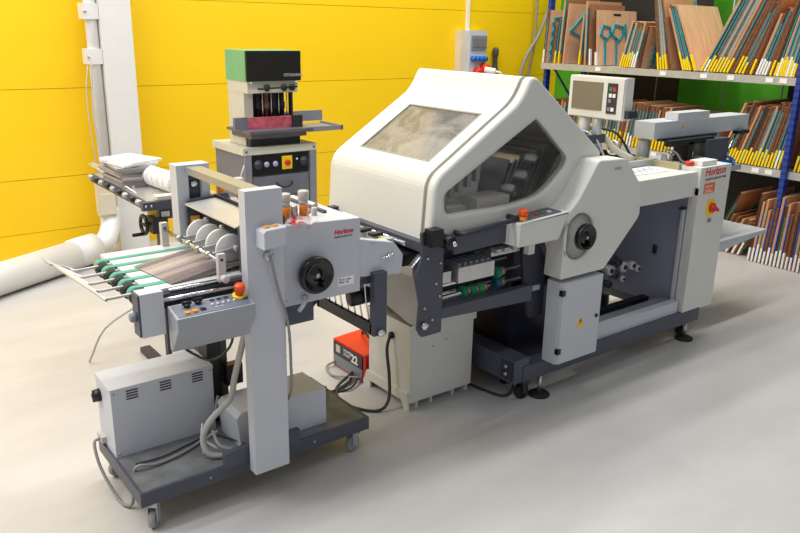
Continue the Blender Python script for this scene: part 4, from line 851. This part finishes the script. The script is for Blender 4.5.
# wire rack hanging towards the folding machine
MB().box(1.682, 1.745, 2.355, 2.385, 0.55, 0.82, 0.004).build('rack_post', slate, mu)
MB().box(1.682, 1.70, 2.375, 2.80, 0.552, 0.60, 0.003).build('rack_bar', slate_d, mu)
MB().box(1.682, 1.70, 2.78, 2.80, 0.55, 0.66, 0.003).build('rack_end', slate_d, mu)
for k in range(8):
    y = 2.40 + k * 0.05
    MB().tube([(1.665, y, 0.80), (1.672, y, 0.70), (1.69, y, 0.60)], 0.0035, 6).build('rack_wire', chrome, mu)
MB().box(1.63, 1.70, 2.38, 2.80, 0.775, 0.80, 0.003).build('rack_top', slate_d, mu)
MB().cyl((1.71, 2.355, 0.565), (1.71, 2.335, 0.565), 0.016, 18, 0.003).build('clamp_collar', chrome, mu)
MB().cyl((1.63, 2.45, 0.70), (1.72, 2.45, 0.70), 0.035, 20).build('rack_roller', black, mu)

# ---- things riding on the platform
tf = thing('transformer_box', 'large grey vented metal box with black side knob on the wheeled platform', 'electrical box', (0.92, 2.79, 0.164))
MB().box(0.718, 1.122, 2.687, 2.868, 0.164, 0.444, 0.003).build('housing', bluegrey, tf)
MB().prism([(2.684, 0.436), (2.684, 0.450), (2.87, 0.455), (2.87, 0.436)], 'x', 0.716, 1.124, 0.002).build('lid', bluegrey, tf)
for x in (0.775, 0.905, 1.035):
    for r in range(4):
        MB().box(x, x + 0.045, 2.6855, 2.6875, 0.395 + r * 0.011, 0.400 + r * 0.011).build('vent_slot', black, tf)
MB().lathe([(0.026, 0), (0.024, 0.02), (0.012, 0.024), (0.012, 0.03), (0, 0.03)], (0.718, 2.83, 0.375), (-1, 0, 0), 12).box(0.690, 0.718, 2.824, 2.836, 0.352, 0.398, 0.002).build('side_knob', black, tf)
for (x, z) in ((0.728, 0.43), (0.728, 0.18), (1.11, 0.43), (1.11, 0.18)): MB().cyl((x, 2.687, z), (x, 2.684, z), 0.004, 8).build('screw', steel, tf)
MB().box(0.70, 0.718, 2.80, 2.86, 0.18, 0.205, 0.003).build('cable_outlet', cablelight, tf)
sb = thing('motor_box', 'smaller grey metal box on the wheeled platform behind the near square post', 'electrical box', (1.35, 2.56, 0.164))
MB().box(1.175, 1.52, 2.468, 2.66, 0.164, 0.322, 0.003).build('housing', bluegrey, sb)
MB().prism([(1.135, 0.164), (1.118, 0.30), (1.14, 0.318), (1.175, 0.322), (1.175, 0.164)], 'y', 2.475, 2.655, 0.003).build('end_cover', panelgrey, sb)
tag(MB().tube([(0.70, 2.83, 0.19), (0.675, 2.82, 0.18), (0.675, 2.76, 0.10), (0.70, 2.66, 0.012), (0.71, 2.60, 0.010), (0.73, 2.575, 0.03), (0.745, 2.56, 0.175), (0.82, 2.55, 0.172), (0.93, 2.57, 0.172), (1.04, 2.62, 0.178), (1.10, 2.64, 0.26), (1.13, 2.665, 0.32)], 0.006).build('transformer_cable', cablegrey), 'grey cable looping from the vented box over the platform edge to the floor', 'cable')
tag(MB().tube([(0.76, 2.60, 0.17), (0.86, 2.59, 0.17), (0.98, 2.62, 0.17), (1.09, 2.63, 0.17), (1.15, 2.45, 0.19)], 0.0035).build('thin_cable', cableblack), 'thin dark cable lying flat on the platform in front of the vented box', 'cable')
tag(MB().tube([(1.13, 2.36, 0.74), (1.12, 2.39, 0.65), (1.10, 2.43, 0.50), (1.09, 2.46, 0.40), (1.02, 2.48, 0.33), (0.99, 2.50, 0.25), (1.0, 2.48, 0.19), (1.05, 2.46, 0.175), (1.10, 2.45, 0.18)], 0.012, 12).build('corrugated_hose', mat('hose_grey', (176, 172, 168), 0.5)), 'pale corrugated cable hose hanging down beside the near square post', 'hose')
tag(MB().tube([(1.10, 2.40, 0.73), (1.09, 2.44, 0.62), (1.05, 2.52, 0.55), (1.0, 2.58, 0.57), (0.97, 2.6, 0.60)], 0.005).build('dark_cable', cableblack), 'dark cable bowing under the control panel towards the black column', 'cable')
tag(MB().tube([(1.03, 2.50, 0.27), (1.04, 2.47, 0.22), (1.09, 2.45, 0.19), (1.12, 2.44, 0.20)], 0.006).tube([(1.0, 2.52, 0.30), (0.985, 2.5, 0.25), (0.99, 2.5, 0.175)], 0.005).tube([(1.03, 2.46, 0.21), (1.0, 2.5, 0.24), (1.05, 2.5, 0.26)], 0.005).build('plug_bundle', cablelight), 'tangle of pale plugs and leads on the platform before the smaller box', 'cable')

# ---- printed leaflets fanned out on the belt table
def leaflet():
    m = bpy.data.materials.new('printed_leaflet'); m.use_nodes = True; N = m.node_tree.nodes; L = m.node_tree.links; b = N['Principled BSDF']; b.inputs['Roughness'].default_value = 0.4
    tc = N.new('ShaderNodeTexCoord'); nz = N.new('ShaderNodeTexNoise'); nz.inputs['Scale'].default_value = 9; nz.inputs['Detail'].default_value = 4
    cr = N.new('ShaderNodeValToRGB'); e = cr.color_ramp.elements; e[0].position = 0.35; e[0].color = (*lin((88, 76, 76)), 1); e[1].position = 0.62; e[1].color = (*lin((206, 192, 180)), 1)
    x = e.new(0.5); x.color = (*lin((140, 128, 128)), 1)
    L.new(tc.outputs['Object'], nz.inputs['Vector']); L.new(nz.outputs['Fac'], cr.inputs['Fac']); L.new(cr.outputs[0], b.inputs['Base Color']); return m
lm = leaflet(); lfp = MB().box(0, 0.012, 0, 0.27, 0, 0.0012, M=None)
lm0 = MB(); lm0.box(0, 0.13, 0, 0.27, 0, 0.0022)
lf = lm0.build('leaflet', lm, loc=(0, 0, 0)); NL = 20
for i in range(NL):
    o = lf if i == 0 else lf.copy()
    if i: COL.objects.link(o)
    o.location = (0.885 + i * 0.0095, 2.425 + i * 0.0012, 0.9085 + 0.0013 * i); o.rotation_euler = (0, math.radians(1.2), math.radians(8 - 0.35 * i))
    tag(o, f'printed leaflet in the fan on the belt table, {ordn(i)} from the bottom' if 0 < i < NL - 1 else ('lowest printed leaflet, farthest out at the catch fork end of the fan' if i == 0 else 'topmost printed leaflet of the fan, nearest the white pressing discs'), 'leaflet', 'printed leaflets fanned on the belt table')
# tissue papers on the press
def tissue(name, c, s, seed, m, lab):
    random.seed(seed); mb = MB(); n = 7; g = [[None] * n for _ in range(n)]
    for i in range(n):
        for j in range(n):
            u, v = i / (n - 1) - 0.5, j / (n - 1) - 0.5
            g[i][j] = mb.bm.verts.new((c[0] + u * s[0] + random.uniform(-.1, .1) * s[0], c[1] + v * s[1] + random.uniform(-.1, .1) * s[1], c[2] + random.uniform(0.0, s[2])))
    for i in range(n - 1):
        for j in range(n - 1): mb.bm.faces.new((g[i][j], g[i + 1][j], g[i + 1][j + 1], g[i][j + 1]))
    bmesh.ops.solidify(mb.bm, geom=mb.bm.faces[:], thickness=0.002)
    return tag(mb.build(name, m), lab, 'paper')
def tissue_mat(name, c1):
    m = bpy.data.materials.new(name); m.use_nodes = True; N = m.node_tree.nodes; L = m.node_tree.links; b = N['Principled BSDF']; b.inputs['Roughness'].default_value = 0.7
    tc = N.new('ShaderNodeTexCoord'); nz = N.new('ShaderNodeTexNoise'); nz.inputs['Scale'].default_value = 22
    cr = N.new('ShaderNodeValToRGB'); e = cr.color_ramp.elements; e[0].position = 0.40; e[0].color = (*lin(c1), 1); e[1].position = 0.52; e[1].color = (*lin((240, 236, 234)), 1)
    L.new(tc.outputs['Object'], nz.inputs['Vector']); L.new(nz.outputs['Fac'], cr.inputs['Fac']); L.new(cr.outputs[0], b.inputs['Base Color']); return m
tissue('printed_tissue', (1.385, 2.41, 1.06), (0.10, 0.12, 0.022), 3, tissue_mat('red_print', (226, 60, 60)), 'crumpled red and white paper on the side plate beside the near post')
tissue('spare_tissue', (1.30, 2.80, 1.052), (0.09, 0.14, 0.03), 5, tissue_mat('orange_print', (226, 120, 60)), 'crumpled white paper scrap on the press top under the crossbar')
random.seed(11)

# ================================================================== rear stacker beside the column
rs = thing('roller_stacker', 'small stacker with roller edge and black crank wheel before the white column', 'stacker', (1.35, 3.8, 0))
MB().box(1.19, 1.56, 3.52, 4.36, 0.935, 0.955, 0.003).build('table_plate', sheetsteel, rs)
MB().box(1.165, 1.56, 3.49, 3.52, 0.915, 0.955, 0.003).build('front_rail', slate, rs)
for x in (1.18, 1.205): MB().cyl((x, 3.49, 0.937), (x, 3.485, 0.937), 0.006, 10).build('screw', steel, rs)
MB().box(1.18, 1.195, 3.52, 4.36, 0.915, 0.955, 0.003).build('side_rail', slate, rs)
MB().box(1.24, 1.50, 3.50, 3.56, 0.957, 0.975, 0.002).build('stop_bar', mat('bar_cream', (206, 200, 186), 0.4), rs)
for k in range(9):
    y = 3.56 + k * 0.095
    MB().lathe([(0, -0.018), (0.014, -0.018), (0.014, 0.018), (0, 0.018)], (1.172, y, 0.945), (0, 1, 0), 16).build('edge_roller', galv if k % 2 == 0 else slate_d, rs)
for k in range(3):
    MB().tube([(1.21 + 0.04 * k, 3.70 + 0.15 * k, 0.96), (1.215 + 0.03 * k, 4.10 + 0.08 * k, 0.975), (1.22 + 0.015 * k, 4.50 + 0.02 * k, 0.985)], 0.005, smooth=0).build('guide_rod', mat('fork_steel', (206, 200, 194)), rs)
MB().box(1.265, 1.46, 3.56, 3.64, 0.85, 0.935, 0.006).build('gear_housing', slate, rs)
MB().box(1.275, 1.315, 3.556, 3.561, 0.862, 0.888).build('type_plate', whitepaper, rs)
MB().cyl((1.36, 3.56, 0.915), (1.36, 3.545, 0.915), 0.014, 14, 0.003).build('red_button', orange, rs)
MB().box(1.25, 1.264, 3.56, 3.68, 0.80, 0.93, 0.002).build('upright', mat('olive_steel', (150, 138, 70), 0.35, 0.3), rs)
MB().box(1.225, 1.30, 3.545, 3.64, 0.785, 0.86, 0.008).build('crank_gearbox', slate_d, rs)
cw = MB(); pts = [(1.20, 3.60 + 0.045 * math.cos(2 * PI * k / 24), 0.825 + 0.045 * math.sin(2 * PI * k / 24)) for k in range(25)]
cw.tube(pts, 0.009, 8, 0).build('crank_wheel', black, rs)
MB().cyl((1.20, 3.60, 0.825), (1.25, 3.60, 0.825), 0.010, 12).tube([(1.20, 3.557, 0.825), (1.20, 3.643, 0.825)], 0.006, smooth=0).build('crank_hub', black, rs)
MB().cyl((1.20, 3.59, 0.782), (1.135, 3.58, 0.785), 0.009, 12, 0.003).build('crank_handle', black, rs)
MB().box(1.272, 1.292, 3.60, 3.64, 0.03, 0.80, 0.002).box(1.255, 1.31, 3.50, 4.0, 0.0, 0.03, 0.003).box(1.50, 1.52, 3.60, 3.64, 0.03, 0.92, 0.002).box(1.48, 1.54, 3.50, 4.3, 0.0, 0.03, 0.003).box(1.50, 1.52, 4.2, 4.24, 0.03, 0.935, 0.002).build('stand', slate_d, rs)
tag(MB().tube([(1.40, 3.56, 0.76), (1.42, 3.52, 0.70), (1.47, 3.50, 0.62), (1.52, 3.5, 0.56)], 0.006).build('stacker_cable', cableblack), 'black cable curving down from the rear stacker before the yellow wall', 'cable')
tag(MB().tube([(1.35, 3.70, 0.52), (1.2, 3.75, 0.38), (1.05, 3.9, 0.22), (0.98, 4.0, 0.01)], 0.006).build('grey_cable', cablelight), 'pale cable slanting to the floor beside the crank wheel', 'cable')
# paper stacks
for i in range(8):
    z = 0.956 + i * 0.0125
    a = Matrix.Translation((1.30 + random.uniform(-.012, .012), 4.02 + random.uniform(-.02, .02), 0)) @ Matrix.Rotation(random.uniform(-.08, .08), 4, 'Z')
    tag(MB().box(-0.10, 0.10, -0.15, 0.15, z, z + 0.0118, 0.001, M=a).build('folded_sheet_bundle', greypaper), f'grey printed paper bundle, {ordn(i)} from the bottom of the rear stacker pile', 'paper bundle', 'paper bundles on the rear stacker')
for i in range(2):
    z = 1.0575 + i * 0.013
    a = Matrix.Translation((1.29 + 0.01 * i, 4.02, 0)) @ Matrix.Rotation(0.15 + 0.2 * i, 4, 'Z')
    tag(MB().box(-0.095, 0.095, -0.13, 0.13, z, z + 0.012, 0.001, M=a).build('white_sheet_bundle', whitepaper), ('lower', 'upper')[i] + ' white paper bundle on top of the grey pile by the column', 'paper bundle', 'white bundles topping the pile')
for k in range(5):
    y = 3.62 + k * 0.062
    d_ = tag(MB().lathe([(0, -0.03), (0.047, -0.03), (0.05, -0.025), (0.05, 0.025), (0.047, 0.03), (0, 0.03)], (1.375 - 0.005 * k, y, 1.006), (0, 1, 0), 30).build('paper_roll', mat('roll_white', (232, 230, 226), 0.6)), f'white paper disc roll, {ordn(k)} from the square post on the rear stacker', 'paper roll', 'paper rolls on the rear stacker')
    if k == 0: MB().cyl((1.375, y - 0.029, 1.006), (1.375, y - 0.032, 1.006), 0.006, 12).build('core_hole', black, d_)

# ================================================================== paper drill
dcab = thing('drill_cabinet', 'grey steel cabinet with black switch panel under the green paper drill', 'cabinet', (2.65, 5.2, 0))
MB().box(2.375, 2.945, 4.905, 5.38, 0.03, 0.885, 0.006).build('body', drillgrey, dcab)
MB().box(2.36, 2.955, 4.89, 5.40, 0.885, 0.935, 0.006).build('top_board', drillcream, dcab)
for x in (2.385, 2.90): MB().box(x - 0.012 if x < 2.5 else x, x + 0.04 if x < 2.5 else x + 0.055, 4.893, 4.91, 0.03, 0.885, 0.003).build('corner_upright', mat('upright_grey', (136, 138, 150), 0.45), dcab)
ppn = MB().box(2.43, 2.885, 4.893, 4.906, 0.735, 0.875, 0.003).build('switch_panel', black, dcab)
for x in (2.475, 2.845): MB().lathe([(0.036, 0), (0.034, 0.008), (0.02, 0.012), (0.02, 0.024), (0, 0.025)], (x, 4.893, 0.812), (0, -1, 0), 20).build('dial', slate_d, ppn)
for x in (2.54, 2.61): MB().lathe([(0.02, 0), (0.02, 0.008), (0.013, 0.008), (0.013, 0.011), (0, 0.011)], (x, 4.893, 0.81), (0, -1, 0), 18).build('push_button', mat('lilac_button', (170, 170, 215), 0.3), ppn)
q = MB().box(2.665, 2.745, 4.886, 4.894, 0.765, 0.86, 0.003).build('main_switch', yellow, ppn)
MB().lathe([(0.022, 0), (0.022, 0.012), (0, 0.014)], (2.705, 4.886, 0.812), (0, -1, 0), 18).build('switch_knob', red, q)
MB().lathe([(0.009, 0), (0, 0.005)], (2.79, 4.893, 0.83), (0, -1, 0), 12).build('lamp', white, ppn)
dw = MB().box(2.435, 2.885, 4.897, 4.906, 0.575, 0.725, 0.003).build('drawer', drillgrey, dcab)
MB().tube([(2.62, 4.893, 0.668), (2.625, 4.875, 0.655), (2.66, 4.87, 0.64), (2.70, 4.87, 0.64), (2.735, 4.875, 0.655), (2.74, 4.893, 0.668)], 0.006).build('drawer_handle', black, dw)
MB().box(2.435, 2.885, 4.897, 4.906, 0.06, 0.565, 0.003).build('door', drillgrey, dcab)
for x in (2.41, 2.91): MB().cyl((x, 4.94, 0), (x, 4.94, 0.031), 0.02, 12).cyl((x, 5.35, 0), (x, 5.35, 0.031), 0.02, 12).build('foot', rubber, dcab)
for x in (2.385, 2.93): MB().cyl((x, 4.89, 0.91), (x, 4.884, 0.91), 0.007, 10).build('bolt', black, dcab)
dr_ = thing('paper_drill', 'four spindle paper drill with green and black motor hood before the yellow wall', 'drill press', (2.63, 5.15, 0.935))
MB().box(2.425, 2.84, 4.92, 5.25, 1.385, 1.592, 0.012, 3).build('motor_hood', drillgreen, dr_)
hf = MB().box(2.418, 2.84, 4.900, 4.922, 1.388, 1.590, 0.006).build('hood_front', mat('hood_black', (18, 17, 15), 0.4), dr_)
text('CITOBORMA', 0.027, front(2.70, 4.8992, 1.418), galv, hf, 'maker_lettering', bold=0.0008)
MB().prism([(2.432, 4.99), (2.50, 4.99), (2.50, 5.14), (2.83, 5.14), (2.83, 5.24), (2.432, 5.24)], 'z', 0.936, 1.388, 0.004).build('column', drillcream, dr_)
hd = MB().box(2.43, 2.825, 4.925, 5.24, 1.305, 1.386, 0.008).build('spindle_head', drillcream, dr_)
MB().cyl((2.50, 4.905, 1.335), (2.81, 4.905, 1.345), 0.007, 10).build('adjusting_rod', black, hd)
for x in (2.575, 2.71, 2.775): MB().lathe([(0.006, 0), (0.024, 0.0), (0.024, 0.012), (0.012, 0.02), (0, 0.02)], (x, 4.92, 1.34), (0, -1, 0), 16).build('star_knob', black, hd)
for x in (2.445, 2.8): MB().cyl((x, 4.902, 1.378), (x, 4.896, 1.378), 0.006, 8).build('screw', white, hf)
MB().box(2.502, 2.815, 5.11, 5.135, 1.0, 1.305, 0.003).build('chip_guard', black, dr_)
for x in (2.56, 2.63, 2.69, 2.755):
    s_ = MB().lathe([(0.017, 0), (0.017, -0.07), (0.024, -0.075), (0.024, -0.12), (0.012, -0.125), (0.008, -0.21), (0, -0.215)], (x, 5.04, 1.305), (0, 0, 1), 16).build('spindle', slate_d if x != 2.63 else mat('spindle_brown', (150, 110, 96), 0.4, 0.3), dr_)
    MB().cyl((x + 0.02, 5.0, 1.12), (x + 0.02, 5.0, 1.30), 0.005, 8).build('depth_rod', chrome, s_)
MB().box(2.80, 2.815, 4.98, 5.02, 1.09, 1.30, 0.003).build('side_rod', slate_d, dr_)
bs = MB().box(2.44, 2.84, 4.93, 5.22, 0.936, 1.0, 0.008).build('base_casting', slate_d, dr_)
tbl = MB().box(2.39, 2.90, 4.84, 5.20, 1.035, 1.055, 0.005).box(2.42, 2.86, 4.87, 5.18, 0.998, 1.036, 0.004).build('drill_table', mat('table_iron', (112, 112, 122), 0.35, 0.4), dr_)
MB().box(2.44, 2.79, 4.96, 4.985, 1.055, 1.135, 0.003).build('paper_fence', redworn, dr_)
MB().box(2.34, 2.439, 4.955, 4.985, 1.056, 1.14, 0.003).build('fence_end', drillgrey, dr_)
MB().box(2.79, 2.87, 4.94, 5.06, 1.055, 1.14, 0.006).build('fence_clamp', slate_d, dr_)
MB().box(2.85, 3.26, 5.30, 5.32, 1.045, 1.125, 0.003).build('side_guide', mat('upright_grey', (136, 138, 150)), dr_)
MB().box(2.86, 3.16, 4.86, 5.16, 1.03, 1.045, 0.004).box(2.86, 3.16, 4.85, 4.865, 1.025, 1.06, 0.003).box(3.15, 3.165, 4.85, 5.16, 1.025, 1.06, 0.003).build('side_tray', mat('tray_grey', (150, 152, 158), 0.4, 0.3), dr_)
MB().box(2.86, 2.90, 5.16, 5.32, 1.035, 1.06, 0.002).build('guide_arm', slate_d, dr_)
MB().tube([(2.30, 4.86, 0.70), (2.36, 4.88, 0.82)], 0.006, smooth=0).build('cable_stub', cablelight, dcab)
